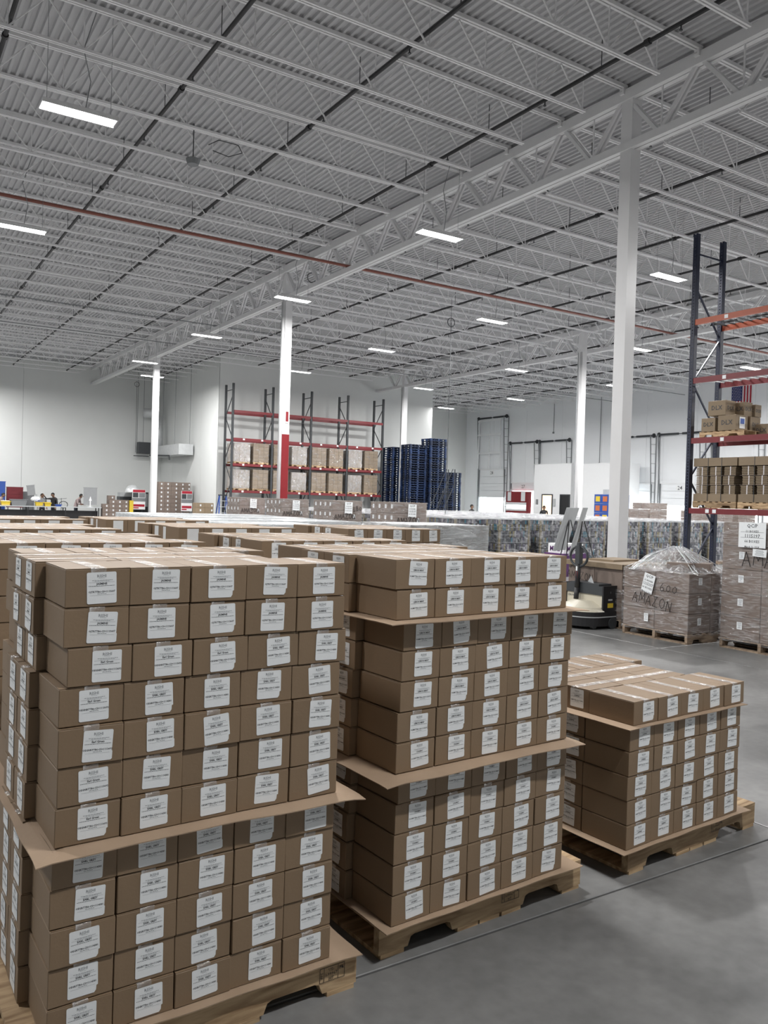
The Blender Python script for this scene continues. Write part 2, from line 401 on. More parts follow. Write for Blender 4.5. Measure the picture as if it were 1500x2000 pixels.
# ------------------------------------------------------------------ ceiling services
def pipe_y(x, y0, y1, z, mt, r, label, cat='pipe'):
    t = thing('sprinkler_pipe', label, cat, (x, 0, z))
    p = MB(); y = y0
    while y < y1:
        p.cyl((0, y, 0), (0, min(y+6.1, y1)-.0, 0), r, 8); p.cyl((0, y-.05, 0), (0, y+.05, 0), r*1.5, 8); y += 6.1
    p.build('run', mt, t)
    h = MB(); y = y0+1
    while y < y1: h.bar((0, y, 0), (0, y, ZDECK-z), .012, .012); h.cyl((0, y+1.4, 0), (0, y+1.4, -.10), .012, 6); h.cyl((0, y+1.4, -.10), (0, y+1.4, -.115), .03, 6); y += 3.05
    h.build('hangers', M['dark'], t)
    return t
ordn = ['first', 'second', 'third', 'fourth', 'fifth', 'sixth', 'seventh', 'eighth', 'ninth', 'tenth', 'eleventh', 'twelfth', 'thirteenth', 'fourteenth'] + [a+' after those' for a in ('next', 'second', 'third', 'fourth', 'fifth', 'sixth', 'seventh', 'eighth', 'ninth', 'tenth')]
for k, x in enumerate([-4.2, -1.15, 1.9, 4.95, 8.0-.35, 10.75, 13.75, 16.15, 19.25, 22.3, 25.35, 29.4, 32.4, 35.4, 38.4]):
    lab = 'black sprinkler pipe under the roof deck, run number %s from the left wall' % ordn[k] if k < 14 else 'black sprinkler pipe under the deck, run closest to the dock doors'
    y1 = YW-.5 if x < BX0 or x > BX1 else BY-.5
    pipe_y(x, -3, y1, 9.56, M['black'], .038, lab)
t = MB(); t.cyl((XL+.2, 21.9, 9.05), (XD-.1, 21.9, 9.05), .045, 8); tag(t.build('fire_main', M['redpipe'], smooth=True), 'rust red pipe crossing the whole ceiling below the joists', 'pipe')
for y, z, l in ((33.2, 9.1, 'thin dark conduit crossing the ceiling over the middle columns'), (38.6, 9.12, 'second dark conduit crossing the ceiling, nearer the far wall')):
    t = MB(); t.cyl((XL+.2, y, z), (XD-.1, y, z), .02, 6); tag(t.build('ceiling_conduit', M['grey']), l, 'conduit')

# lamps
LZ = 8.3
lens_m = MB().box(-.58, -.15, -.012, .58, .15, 0).mesh('lens', [M['lens']])
hb = MB(); hb.box(-.61, -.18, 0, .61, .18, .05); hb.box(-.61, -.18, -.02, .61, -.155, 0); hb.box(-.61, .155, -.02, .61, .18, 0); hb.box(-.4, -.08, .05, .4, .08, .10)
house_m = hb.mesh('housing', [M['housing']])
wr = MB(); [wr.cyl((sx*.52, 0, .05), (sx*.52, 0, ZDECK-LZ), .004, 4) for sx in (-1, 1)]; wr.tube([(.1, 0, .1), (.18, .02, .6), (.05, 0, 1.1), (.25, 0, ZDECK-LZ)], .008, 5)
wire_m = wr.mesh('hanging_wires', [M['grey']])
ld = bpy.data.lights.new('lamp', 'AREA'); ld.shape = 'RECTANGLE'; ld.size = 1.16; ld.size_y = .3; ld.energy = LAMP_W; ld.color = (1, .985, .97)
lamps = {(2.99, 14.64): 'long bright ceiling lamp at upper left, largest in view', (3.13, 21.81): 'bright ceiling lamp cut by the left edge of the photo',
 (11.58, 15.98): 'bright ceiling lamp left of the tall white column, over the girder', (11.58, 23.91): 'bright ceiling lamp hanging over the red and white column',
 (11.55, 31.61): 'ceiling lamp down the girder, left of the red and white column', (11.49, 39.88): 'ceiling lamp touching the slim left column near the girder end',
 (13.2, 44.4): 'small ceiling lamp behind the slim left column, near the corner', (18.65, 14.94): 'bright ceiling lamp beside the blue rack post, right side',
 (18.49, 22.23): 'ceiling lamp between the two white columns, mid height', (18.52, 29.5): 'ceiling lamp in the middle of the hall, right of red column',
 (18.54, 37.28): 'low ceiling lamp washing the wall above the red rack', (26.14, 29.53): 'ceiling lamp left of the second column, above the dock doors',
 (26.25, 22.33): 'ceiling lamp just right of the tall white column', (33.3, 22.06): 'round looking ceiling lamp behind the blue and red rack',
 (33.34, 37.67): 'ceiling lamp over the first dock doors', (33.17, 44.46): 'farthest ceiling lamp, left of the dock doors', (26.6, 37.83): 'ceiling lamp above the blue pallet stacks by the bright wall',
 (33.3, 29.8): 'half hidden ceiling lamp showing right of the tall column'}
hidden = [(3.0, 29.5), (3.0, 37.5), (3.0, 45), (4.5, 51.5), (-4.6, 45), (40.2, 22), (40.2, 7.3), (40.2, -1), (33.3, -1), (3.0, 7.2), (18.6, 6.2), (26.2, 7.3), (26.2, 14.8), (33.3, 7.3), (33.3, 14.6), (-4.6, 7.2), (-4.6, 14.6), (-4.6, 22), (-4.6, 29.5), (-4.6, 37), (3, -1), (18.6, -2), (40, 14.8)]  # unseen lamps: the ceiling grid continued, plus some added to brighten the walls
for i, ((x, y), lab) in enumerate(list(lamps.items()) + [(p, None) for p in hidden]):
    g = None
    if lab is None: lab = 'unseen ceiling lamp outside the framed view, %s of those' % ordn[i-len(lamps)]; g = 'unseen ceiling lamps outside the view'
    t = thing('ceiling_lamp', lab, 'lamp', (x, y, LZ), 0, g)
    link('lens', lens_m, t); link('housing', house_m, t); link('hanging_wires', wire_m, t)
    l = bpy.data.objects.new('lamp_light', ld); C.objects.link(l); l.parent = t; l.location = (0, 0, -.02)

# reels and ceiling bits
def reel(x, y, z0, z1, label):
    t = thing('hanging_cord', label, 'cord', (x, y, 0))
    c = MB(); c.tube([(0, 0, z0), (.02, 0, (z0+z1)/2), (0, 0, z1)], .012, 5); c.build('cord', M['dark'], t)
    MB().cyl((0, 0, z1), (0, 0, ZBOT+.02), .008, 4).build('tie', M['dark'], t)
    c = MB(); c.tube([(.16*math.cos(a/8*PI), 0, z1-.02+.16+.16*math.sin(a/8*PI)-.16) for a in range(17)], .014, 5); c.build('coil', M['dark'], t)
reel(18.0, 24.0, 1.2, 8.5, 'black cord with coiled loop hanging in the middle of the hall')
reel(15.1, 54.2, 4.6, 9.1, 'cord with a loop hanging against the left white wall')
t = MB(); t.tube([(GX[1]+.1+.16*math.cos(a/8*PI), 24.6, 9.3+.16*math.sin(a/8*PI)) for a in range(17)], .014, 5); tag(t.build('coiled_cable', M['dark']), 'small black cable coil on the girder above the red column', 'cable')
fan = thing('ceiling_sensor', 'small dark round unit hanging among the upper left joists', 'sensor', (6.0, 17.6, 9.15))
MB().cyl((0,0,0), (0,0,.12), .12, 12, r2=.16).build('body', M['grey'], fan); MB().cyl((0,0,.12), (0,0,.9), .012, 6).build('stem', M['dark'], fan)
t = MB(); t.tube([(0,0,0), (.3,.2,.25), (.8,.3,.3), (.9,.3,.15), (.5,.1,-.1), (.1,0,-.1)], .01, 5); tag(t.build('loose_cable', M['dark'], loc=(6.2, 17.2, 9.5)), 'loose looped black cable next to the round ceiling unit', 'cable')

# ------------------------------------------------------------------ pallets
def pallet_meshes(wm):
    """GMA pallet 1.22 x 1.016: stringers along x, boards along y; local origin at floor centre"""
    out = []
    L_, W_ = 1.219, 1.016
    prof = [(-L_/2, .018), (-L_/2+.15, .018), (-L_/2+.165, .055), (-L_/2+.185, .062), (-L_/2+.36, .062), (-L_/2+.38, .055), (-L_/2+.395, .018)]
    prof = prof + [(-a, b) for a, b in reversed(prof)] + [(L_/2, .122), (-L_/2, .122)]
    n = len(prof)
    def stringer():
        s = MB(); vs = [(a, -.019, b) for a, b in prof] + [(a, .019, b) for a, b in prof]
        fs = [tuple(range(n)), tuple(range(2*n-1, n-1, -1))] + [(i, n+i, n+(i+1)%n, (i+1)%n) for i in range(n)]
        return s.add(vs, fs)
    sm = stringer().mesh('stringer', [wm])
    for y in (-W_/2+.02, 0, W_/2-.02): out.append(('stringer', sm, (0, y, 0)))
    wd = [.14, .09, .09, .09, .09, .09, .14]; gap = (L_-sum(wd))/6; x = -L_/2
    for k, a in enumerate(wd):
        b = MB().box(0, -W_/2-.006*((k*7) % 3), .122, a, W_/2+.004*((k*5) % 3), .14); out.append(('deck_board', b.mesh('deck_board', [wm]), (x, 0, 0))); x += a+gap
    for a in (-L_/2, -.195, -.065, .07, L_/2-.14):
        b = MB().box(0, -W_/2, 0, .12, W_/2, .018); out.append(('bottom_board', b.mesh('bottom_board', [wm]), (a+.01, 0, 0)))
    return out
PM = pallet_meshes(M['wood']); PMD = pallet_meshes(M['wooddark'])
def put_pallet(cx, cy, rz, label, z=0, dark=False, group=None, parent=None, name='wooden_pallet'):
    t = thing(name, label, 'pallet', (cx, cy, z), rz, group) if parent is None else link('pallet', None, parent, (cx, cy, z), (0,0,rz))
    for nme, me, loc in (PMD if dark else PM): link(nme, me, t, loc)
    return t
def simple_pallet_mesh(wm, L_=1.2, W_=1.0, h=.14, name='pallet'):
    s = MB()
    for y in (-W_/2, -.02, W_/2-.04): s.box(-L_/2, y, .02, L_/2, y+.04, h-.02)
    for k in range(7): x = -L_/2 + k*(L_-.1)/6; s.box(x, -W_/2, h-.02, x+.1, W_/2, h)
    for k in (0, 3, 6): x = -L_/2 + k*(L_-.1)/6; s.box(x, -W_/2, 0, x+.1, W_/2, .02)
    return s.mesh(name, [wm])
SP = simple_pallet_mesh(M['wooddark'])

# ------------------------------------------------------------------ the small cartons
BW, BL, BH, PW, PH = .2015, .288, .1228, .2040, .1250
def box_mesh(seed):
    rn = random.Random(seed); bm = bmesh.new()
    bmesh.ops.create_cube(bm, size=1)
    for v in bm.verts: v.co = Vector((v.co.x*BW, v.co.y*BL, (v.co.z+.5)*(BH-.0035)))
    bmesh.ops.bevel(bm, geom=bm.edges[:], offset=.0022, segments=1, affect='EDGES')
    for v in bm.verts: v.co.x += rn.uniform(-.0007, .0007); v.co.y += rn.uniform(-.0008, .0008)
    for f in bm.faces: f.material_index = 0
    for sx in (-1, 1):                                # two long top flaps meeting in the middle
        x0, x1 = (-BW/2+.001, -.0008) if sx < 0 else (.0008, BW/2-.001)
        z0 = BH-.0030; q = [rn.uniform(0, .0014) for _ in range(4)]
        vs = [bm.verts.new(c) for c in ((x0,-BL/2+.001,z0),(x1,-BL/2+.001,z0),(x1,BL/2-.001,z0),(x0,BL/2-.001,z0),
                                        (x0,-BL/2+.001,z0+.0018),(x1,-BL/2+.001,z0+.0018+q[1]),(x1,BL/2-.001,z0+.0018+q[2]),(x0,BL/2-.001,z0+.0018))]
        for a in ((0,3,2,1),(4,5,6,7),(0,1,5,4),(1,2,6,5),(2,3,7,6),(3,0,4,7)): bm.faces.new([vs[i] for i in a])
    # dark slit between flap and front edge
    me = bpy.data.meshes.new('carton_body'); bm.to_mesh(me); bm.free(); me.materials.append(M['card']); return me
BOXM = [box_mesh(s) for s in range(5)]
def label_mesh(kind, shape):
    """sticker in local coordinates: faces -y, centred, x right, z up"""
    prod, code = kind
    w_, h = .0925, .1000; mb = MB(); n = 3; r = .005; y = -.0006; pts = []
    def corner(cx, cz, a0):
        for k in range(n+1): a = a0 + k*PI/2/n; pts.append((cx+r*math.cos(a), cz+r*math.sin(a)))
    corner(w_/2-r, h/2-r, 0); corner(-w_/2+r, h/2-r, PI/2); corner(-w_/2+r, -h/2+r, PI)
    if shape == 1: pts += [(w_/2-.010, -h/2), (w_/2-.004, -h/2+.008), (w_/2-.003, -h/2+.022), (w_/2+.0015, -h/2+.024)]
    elif shape == 2: pts += [(w_/2-.004, -h/2+.002), (w_/2+.001, -h/2+.006), (w_/2+.001, -h/2+.03), (w_/2-.001, -h/2+.032)]
    else: corner(w_/2-r, -h/2+r, 1.5*PI)
    mb.add([(a, y, b) for a, b in pts], [tuple(range(len(pts)))], 0)
    y2 = y-.0003
    def tx(s, size, z, mi, bold=0.0): mb.text(s, size, face_my(0, y2, z), mi, bold)
    tx('RISHI', .0130, .0335, 2, .012)
    def rule(x0, x1, z, t, mi): mb.quad((x0, y2, z), (x1, y2, z), (x1, y2, z+t), (x0, y2, z+t), mi)
    rule(-.010, .010, .0305, .0007, 2)
    rn = random.Random(5)
    def line(x0, x1, z, t, mi):                       # small print as word-long dashes
        x = x0
        while x < x1: l = rn.uniform(.003, .008); rule(x, min(x+l, x1), z, t, mi); x += l+.0012
    line(-.030, .034, .0235, .0013, 2); line(-.022, .024, .0205, .0010, 2); rule(-.040, .040, .0175, .0005, 2)
    tx(prod, .0090, .0100, 1, .03); line(-.041, .041, .0055, .0014, 1)
    tx(code, .0082, -.0150, 1, .028); line(-.014, .014, -.0195, .0012, 1); rule(-.038, .038, -.0235, .0005, 2)
    return mb.mesh('shipping_label', [M['paper'], M['ink'], M['greyink']])
KJ = ('JASMINE', 'OJTRTTB6-CS+1113607'); KG = ('Earl Green', 'OEGNRTTB6-CS+1113692'); KE = ('EARL GREY', 'OEGRTTB6-CS+1114381')
KL = ('LEMON MINT', 'OLMRTTB6-CS+1115977'); KC = ('CHAMO', 'OCHRTTB6-CS+1114887'); KH = ('JASMINE', 'OJMRTTB6-CS+1114092')
LAB = {k: [label_mesh(k, s) for s in range(3)] for k in (KJ, KG, KE, KL, KC, KH)}
def tape_mesh(seed):
    rn = random.Random(seed); tb = MB(); z = BH+.0006; w2 = .024
    ys = [-BL/2+.001+k*(BL-.002)/6 for k in range(7)]
    top = [(y, z+rn.uniform(0, .0006)) for y in ys]
    prof = [(-BL/2-.0008, BH-.014), (-BL/2-.001, BH-.002)] + top + [(BL/2+.001, BH-.002), (BL/2+.0008, BH-.014)]
    vs = []
    for y, zz in prof: j = rn.uniform(-.0008, .0008); vs += [(-w2+j, y, zz), (w2+j, y, zz)]
    return tb.add(vs, [(2*k, 2*k+1, 2*k+3, 2*k+2) for k in range(len(prof)-1)]).mesh('packing_tape', [M['tape']])
TAPE = [tape_mesh(s) for s in range(4)]
REST = MB()                                            # cartons past the 300 that show largest, and those hidden inside
NBOX = [0]
def place_box(T, u, v, z, rz, kind, label, group, rn, tape=True, jit=1.0):
    p = T @ Vector((u, v, z)); a = T.to_euler().z + rz + rn.gauss(0, R(.45))*jit
    b = link('carton', rn.choice(BOXM), None, (p.x+rn.uniform(-.0012, .0012)*jit, p.y+rn.uniform(-.003, .003)*jit, p.z), (0, 0, a))
    tag(b, label, 'box', group)
    link('shipping_label', rn.choice(LAB[kind]), b, (rn.uniform(.004, .022), -BL/2-.0008, BH*.495+rn.uniform(-.004, .004)), (0, rn.gauss(0, R(1.6)), 0))
    if tape: link('packing_tape', rn.choice(TAPE), b)
    NBOX[0] += 1
def rest_box(T, u, v, z, rz):
    w, l = (BW, BL) if abs(math.sin(rz)) < .5 else (BL, BW)
    cs = [T @ Vector((u+sx*w/2, v+sy*l/2, z+dz)) for dz in (0, BH-.001) for sx, sy in ((-1,-1),(1,-1),(1,1),(-1,1))]
    REST.add(cs, [(0,3,2,1),(4,5,6,7),(0,1,5,4),(1,2,6,5),(2,3,7,6),(3,0,4,7)], 0)
    # sticker, tape and flap seam
    Rm = T @ Matrix.Translation((u, v, z)) @ Matrix.Rotation(rz, 4, 'Z')
    REST.add([Rm @ Vector(c) for c in ((-.033,-BL/2-.001,.012),(.06,-BL/2-.001,.012),(.06,-BL/2-.001,.112),(-.033,-BL/2-.001,.112))], [(0,1,2,3)], 1)
    REST.add([Rm @ Vector(c) for c in ((-.024,-BL/2,BH),(.024,-BL/2,BH),(.024,BL/2,BH),(-.024,BL/2,BH))], [(0,1,2,3)], 2)
def ow(n):
    a = ['', 'first', 'second', 'third', 'fourth', 'fifth', 'sixth', 'seventh', 'eighth', 'ninth', 'tenth', 'eleventh', 'twelfth', 'thirteenth', 'fourteenth', 'fifteenth', 'sixteenth', 'seventeenth', 'eighteenth', 'nineteenth', 'twentieth']
    return a[n] if n <= 20 else ('thirtieth' if n == 30 else 'fortieth' if n == 40 else {2: 'twenty-', 3: 'thirty-', 4: 'forty-'}[n//10]+a[n % 10])
NTH = ['top', 'second', 'third', 'fourth', 'fifth', 'sixth', 'seventh', 'eighth', 'ninth', 'tenth', 'eleventh', 'bottom']
COL = ['first', 'second', 'third', 'fourth', 'fifth']
def slip(T, z, label, ext, curl, seed):
    """cardboard sheet between layers, edges drooping past the cartons"""
    rn = random.Random(seed); x0, x1, y0, y1 = ext; nx, ny = 26, 22; vs = []; fs = []
    ph = [rn.uniform(0, 6) for _ in range(4)]
    for t in (0, 1):
        for j in range(ny+1):
            for i in range(nx+1):
                x = x0+(x1-x0)*i/nx; y = y0+(y1-y0)*j/ny
                dx = max(0, -x, x-1.02); dy = max(0, -y, y-.99); d = math.hypot(dx, dy)
                zz = z - curl*d*(1+.5*math.sin(7*x+ph[0])*math.cos(6*y+ph[1])) + (.0035 if t else 0)
                vs.append(T @ Vector((x+.002*math.sin(19*y+ph[2]), y+.003*math.sin(17*x+ph[3]), zz)))
    W = nx+1; O = W*(ny+1)
    for j in range(ny):
        for i in range(nx):
            a = j*W+i; fs += [(a, a+W, a+W+1, a+1), (O+a, O+a+1, O+a+W+1, O+a+W)]
    for i in range(nx): a = i; b = ny*W+i; fs += [(a, a+1, O+a+1, O+a), (b+1, b, O+b, O+b+1)]
    for j in range(ny): a = j*W; b = a+nx; fs += [(a+W, a, O+a, O+a+W), (b, b+W, O+b+W, O+b)]
    mb = MB().add(vs, fs); return tag(mb.build('slip_sheet', M['sheet']), label, 'cardboard sheet')
def stack(x, y, ang, nl, name, kinds, sheets, vis, offs=None, seed=1, mid=.03, sheet_ext=(-.09, 1.12, -.06, 1.05), bottom=.144):
    """x, y: front left corner of the cartons; vis(role, layer_from_top, index) says which are individuals"""
    rn = random.Random(seed); z = bottom
    for li in range(nl):                                   # from the bottom
        lt = nl-1-li; kd = kinds(lt)
        dx = offs[lt] if offs else 0
        if li in sheets: 
            slip(Matrix.Translation((x, y, 0)) @ Matrix.Rotation(ang, 4, 'Z'), z, 'cardboard sheet %s' % sheets[li][0], sheets[li][1], sheets[li][2], seed+li); z += .0045
        T = Matrix.Translation((x, y, 0)) @ Matrix.Rotation(ang, 4, 'Z') @ Matrix.Translation((dx, rn.uniform(-.004, .004), 0))
        lay = 'layer' ; ly = NTH[lt] if nl == 12 or lt < nl-1 else 'bottom'
        def go(role, i, u, v, rz, lab):
            k = kd(role, i) if callable(kd) else kd
            if vis(role, lt, i):
                place_box(T, u, v, z, rz, k, lab, 'small cartons on the ' + name, rn)
            else: rest_box(T, u, v, z, rz)
        for i in range(5): go('front', i, PW*(i+.5), BL/2, 0, 'white-labelled carton, %s layer of the %s, %s from left in the front row' % (ly, name, COL[i]))
        for j in range(2):
            for k in range(3): go('mid', j*3+k, mid+BL/2+k*.293, BL+.006+PW*(j+.5), (-PI/2 if k == 0 else PI/2), 'carton, %s layer of the %s, %s middle row, %s from left' % (ly, name, ('nearer', 'farther')[j], COL[k]))
        for i in range(5): go('back', i, PW*(i+.5), BL*1.5+.012+2*PW, PI, 'carton, %s layer of the %s, %s from left in the back row' % (ly, name, COL[i]))
        z += PH
    return z
def vis_full(role, lt, i):
    if role == 'front': return True
    if role == 'mid': return lt == 0 or i in (0, 3)
    return lt == 0
kA = lambda lt: KJ if lt < 2 else ((lambda r, i: KG if (i == 0 or (i < 3 and lt < 3)) and r == 'front' else KE) if lt < 7 else KE)
offA = [.0, -.002, .012, -.010, -.010, -.010, -.014, -.022, -.020, -.020, -.022, -.022]
put_pallet(1.03, 3.18, R(1.5), 'wooden pallet under the left carton stack, its end at bottom edge')
stack(.535, 2.665, R(1.5), 12, 'near left pallet', kA, {0: ('on the pallet under the near left stack', (-.02, 1.12, -.04, 1.0), .05), 5: ('with torn corner between layers of the near left stack', (-.075, 1.105, -.055, 1.03), .22)}, vis_full, offA, 3, -.03)
put_pallet(2.41, 3.33, R(2.6), 'wooden pallet under the middle carton stack, notched side facing front')
offB = [-.03, -.022, .02, .014, .008, .002, -.002, .014, .010, .004, .0, .0]
kB = lambda lt: KL if lt < 6 else KC
stack(1.855, 2.755, R(3.2), 12, 'middle pallet', kB, {0: ('on the pallet under the middle stack', (-.045, 1.14, -.03, 1.02), .03), 5: ('between the fifth and sixth lowest layers of the middle stack', (-.10, 1.075, -.075, 1.04), .16), 10: ('under the top two layers of the middle stack', (-.085, 1.09, -.06, 1.02), .08)}, vis_full, offB, 5, -.034)
put_pallet(3.93, 3.37, R(3.9), 'wooden pallet under the low stack on the right, stamp facing front')
offC = [.04, .012, .006, .0, .004, .0]
stack(3.305, 2.80, R(3.4), 6, 'low right pallet', lambda lt: KH, {0: ('on the pallet under the low right stack', (-.05, 1.12, -.03, 1.0), .03), 5: ('under the top layer of the low right stack', (-.035, 1.045, -.03, 1.0), .05)}, vis_full, offC, 8, .004)
def vis_top(left=False, second=0):
    def f(role, lt, i):
        if lt == 0: return True
        if left and role == 'front' and i == 0: return True
        return role == 'front' and lt == 1 and i >= 5-second and second > 0
    return f
none = lambda r, l, i: False
put_pallet(1.02, 4.72, 0, 'wooden pallet under the second-row left stack', group='hidden pallets under the rear stacks')
stack(.545, 4.17, R(2), 12, 'second-row left pallet', lambda lt: KE, {}, vis_top(True), None, 11)
stack(1.93, 4.32, R(1), 12, 'second-row middle pallet', lambda lt: KL, {}, vis_top(False, 2), None, 12)
stack(3.55, 6.12, R(2), 12, 'third-row right pallet', lambda lt: KH, {}, vis_top(False, 3), None, 13)
for k, (x, y, a) in enumerate([(.50, 5.72, 1), (.72, 7.7, 1), (2.06, 6.15, 2), (1.93, 7.85, 2)]):
    stack(x, y, R(a), 12, 'rear pallet', lambda lt: KE, {}, none, None, 20+k)
for k, (x, y) in enumerate([(2.43, 4.86), (4.05, 6.66), (1.01, 6.25), (1.22, 8.23), (2.55, 6.68), (2.43, 8.38)]):
    put_pallet(x, y, 0, 'wooden pallet hidden under the %s stack behind the front row' % ow(k+2), group='hidden pallets under the rear stacks')
tag(REST.build('cartons', [M['card'], M['paper'], M['tape']]), 'brown cartons filling the stack interiors and the far rear stacks', 'boxes', 'small cartons in the rear stacks', 'stuff')
# stamps on the stringers
def stamp(x, y, rz, lines, k):
    s = MB(); w2, h2, t = .055, .028, .002
    for a in ((-w2,-h2,w2,-h2+t),(-w2,h2-t,w2,h2),(-w2,-h2,-w2+t,h2),(w2-t,-h2,w2,h2),(-w2+.018,-h2,-w2+.020,h2),(w2-.030,-h2,w2-.028,h2)): s.quad((a[0],0,a[1]),(a[2],0,a[1]),(a[2],0,a[3]),(a[0],0,a[3]))
    for i, l in enumerate(lines): s.text(l, .017, face_my(-.004, -.0002, .010-.017*i), 0, .01)
    s.text('IPPC', .013, face_my(-w2+.013, 0, -.018) @ Matrix.Rotation(PI/2, 4, 'Z') @ Matrix.Translation((.018, 0, 0)), 0, .01)
    s.text('PR', .017, face_my(w2-.014, -.0002, .006), 0, .03)
    return s.mesh('stamp', [M['marker']])
STM = stamp(0, 0, 0, ['US-', 'I-99967', 'HT'], 0)
pal = [o for o in bpy.data.objects if o.name.startswith('wooden_pallet')]
def on_pallet(i, x): 
    link('stamp', STM, pal[i], (x, -.508+.0-.0015, .088))
on_pallet(0, .50); on_pallet(1, .13); on_pallet(2, .20)

# ------------------------------------------------------------------ stretch wrapped loads
def film_shell(sx, sy, z0, z1, top=True, nz=10, amp=.008, seed=0, mt='film'):
    rn = random.Random(seed); vs = []; fs = []; per = []
    n = 8
    for (a, b) in (((-sx,-sy),(sx,-sy)),((sx,-sy),(sx,sy)),((sx,sy),(-sx,sy)),((-sx,sy),(-sx,-sy))):
        for k in range(n): per.append((a[0]+(b[0]-a[0])*k/n, a[1]+(b[1]-a[1])*k/n))
    m_ = len(per)
    for j in range(nz+1):
        z = z0+(z1-z0)*j/nz
        for x, y in per: s = 1+rn.uniform(0, amp)/max(sx, sy); vs.append((x*s, y*s, z))
    for j in range(nz):
        for k in range(m_): a = j*m_+k; b = j*m_+(k+1) % m_; fs.append((a, b, b+m_, a+m_))
    if top:
        c = len(vs); vs.append((0, 0, z1+.005))
        for k in range(m_): fs.append((nz*m_+k, nz*m_+(k+1) % m_, c))
    return MB().add(vs, fs)
def sticker_mesh(w=.08, h=.1, seed=0):
    s = MB(); s.quad((-w/2,0,-h/2),(w/2,0,-h/2),(w/2,0,h/2),(-w/2,0,h/2), 0); rn = random.Random(seed)
    for k in range(5):
        z = h/2-.018-k*h*.16; l = rn.uniform(.2, .4)*w; s.quad((-l,-.0006,z),(l,-.0006,z),(l,-.0006,z+.006),(-l,-.0006,z+.006), 1)
    return s.mesh('sticker', [M['paper'], M['greyink']])
STK = sticker_mesh(); STKB = sticker_mesh(.075, .12, 2)
def carton_mesh(sx, sy, sz, m_):
    bm = bmesh.new(); bmesh.ops.create_cube(bm, size=1)
    for v in bm.verts: v.co = Vector((v.co.x*(sx-.006), v.co.y*(sy-.006), (v.co.z+.5)*(sz-.004)))
    bmesh.ops.bevel(bm, geom=bm.edges[:], offset=.006, segments=1, affect='EDGES')
    me = bpy.data.meshes.new('carton'); bm.to_mesh(me); bm.free(); me.materials.append(m_); return me
GL = {'A': [[(0,0),(.3,1),(.6,0)],[(.12,.4),(.5,.42)]], 'M': [[(0,0),(.08,1),(.35,.3),(.62,1),(.7,0)]], 'Z': [[(0,.95),(.5,1),(.02,.02),(.6,0)]],
 'O': [[(.3,1),(.05,.75),(.02,.3),(.28,0),(.56,.25),(.58,.7),(.3,1)]], 'N': [[(0,0),(.04,1),(.5,.02),(.56,1)]], '6': [[(.4,1),(.1,.6),(.02,.25),(.25,0),(.48,.2),(.35,.48),(.08,.35)]],
 '0': [[(.3,.75),(.05,.5),(.05,.15),(.28,0),(.5,.25),(.48,.6),(.3,.75)]], '3': [[(.05,.95),(.45,.9),(.2,.55),(.48,.3),(.3,0),(0,.1)]], '8': [[(.3,.5),(.08,.75),(.3,1),(.5,.75),(.3,.5),(.05,.25),(.28,0),(.52,.25),(.3,.5)]]}
def scrawl(mb, txt, size, Mx, rn, wt=.045):
    x = 0; W = sum(.82 for c in txt)
    for c in txt:
        dy = rn.uniform(-.08, .08)
        for st in GL[c]:
            pts = [Mx @ Vector(((x-W/2+a*rn.uniform(.95, 1.05))*size, (b_+dy)*size, 0)) for a, b_ in st]
            nrm = (Mx.to_3x3() @ Vector((0, 0, 1)))
            for p, q in zip(pts, pts[1:]): mb.bar(p, q, wt*size, .003, 0, nrm)
        x += .82
def wrapped(x, y, sx, sy, nx, ny, nl, ch, label, group=None, stickers_y=True, stickers_x=False, m_='carton2', film='film', marks=(), seed=0, dark=True, z=0, rz=0, topfilm=True):
    """a stretch wrapped pallet load, one thing; x, y = near corner (min x, min y)"""
    t = thing('wrapped_pallet', label, 'pallet', (x+sx/2, y+sy/2, z), rz, group)
    p = put_pallet(0, 0, 0, '', 0, dark, None, t); p.scale = (sx/1.219, sy/1.016, 1)
    cx, cy = sx/nx, sy/ny; me = carton_mesh(cx, cy, ch, M[m_])
    for l in range(nl):
        for i in range(nx):
            for j in range(ny):
                if 0 < i < nx-1 and 0 < j < ny-1 and l < nl-1: continue
                c = link('carton', me, t, (-sx/2+cx*(i+.5), -sy/2+cy*(j+.5), .142+ch*l))
                if stickers_y and j == 0: link('sticker', STK, c, (0, -cy/2-.002, ch*.6))
                if stickers_x and i == 0: link('sticker', STK, c, (-cx/2-.002, 0, ch*.6), (0, 0, -PI/2))
    if film:
        film_shell(sx/2+.008, sy/2+.008, .10, .145+ch*nl, topfilm, 12, .008, seed).build('stretch_film', M[film], t, smooth=False)
    for (txt, size, u, zz, roll, face) in marks:
        mb = MB(); d = .030
        Mx = face_my(u, -sy/2-d, zz, roll) if face == 'y' else face_mx(-sx/2-d, u, zz, roll)
        scrawl(mb, txt, size, Mx, random.Random(seed), .06 if face == 'x' else .10); mb.build('handwriting', M['marker'], t)
    return t
def doc(t, sx, lines, w, h, u, z, roll=0, face='x', sy=0):
    mb = MB(); mb.quad((-w/2,0,-h/2),(w/2,0,-h/2),(w/2,0,h/2),(-w/2,0,h/2), 0)
    for k, (l, s) in enumerate(lines): mb.text(l, s*h, face_my(0, -.001, h*(.30-.20*k)), 1, .012)
    for k in (1.55, 2.65): mb.quad((-w*.42,-.001,h*(.42-.2*k)),(w*.42,-.001,h*(.42-.2*k)),(w*.42,-.001,h*(.43-.2*k)),(-w*.42,-.001,h*(.43-.2*k)), 1)
    loc = (-sx/2-.03, u, z) if face == 'x' else (u, -sy/2-.03, z)
    return mb.build('pallet_label', [M['paper'], M['ink']], t, loc, (0, roll, -PI/2) if face == 'x' else (0, roll, 0))
DOC = [('QC/P', .2), ('11 BOXES', .13), ('1115197', .19), ('66 BOXES', .15), ('March 12, 2024', .10)]
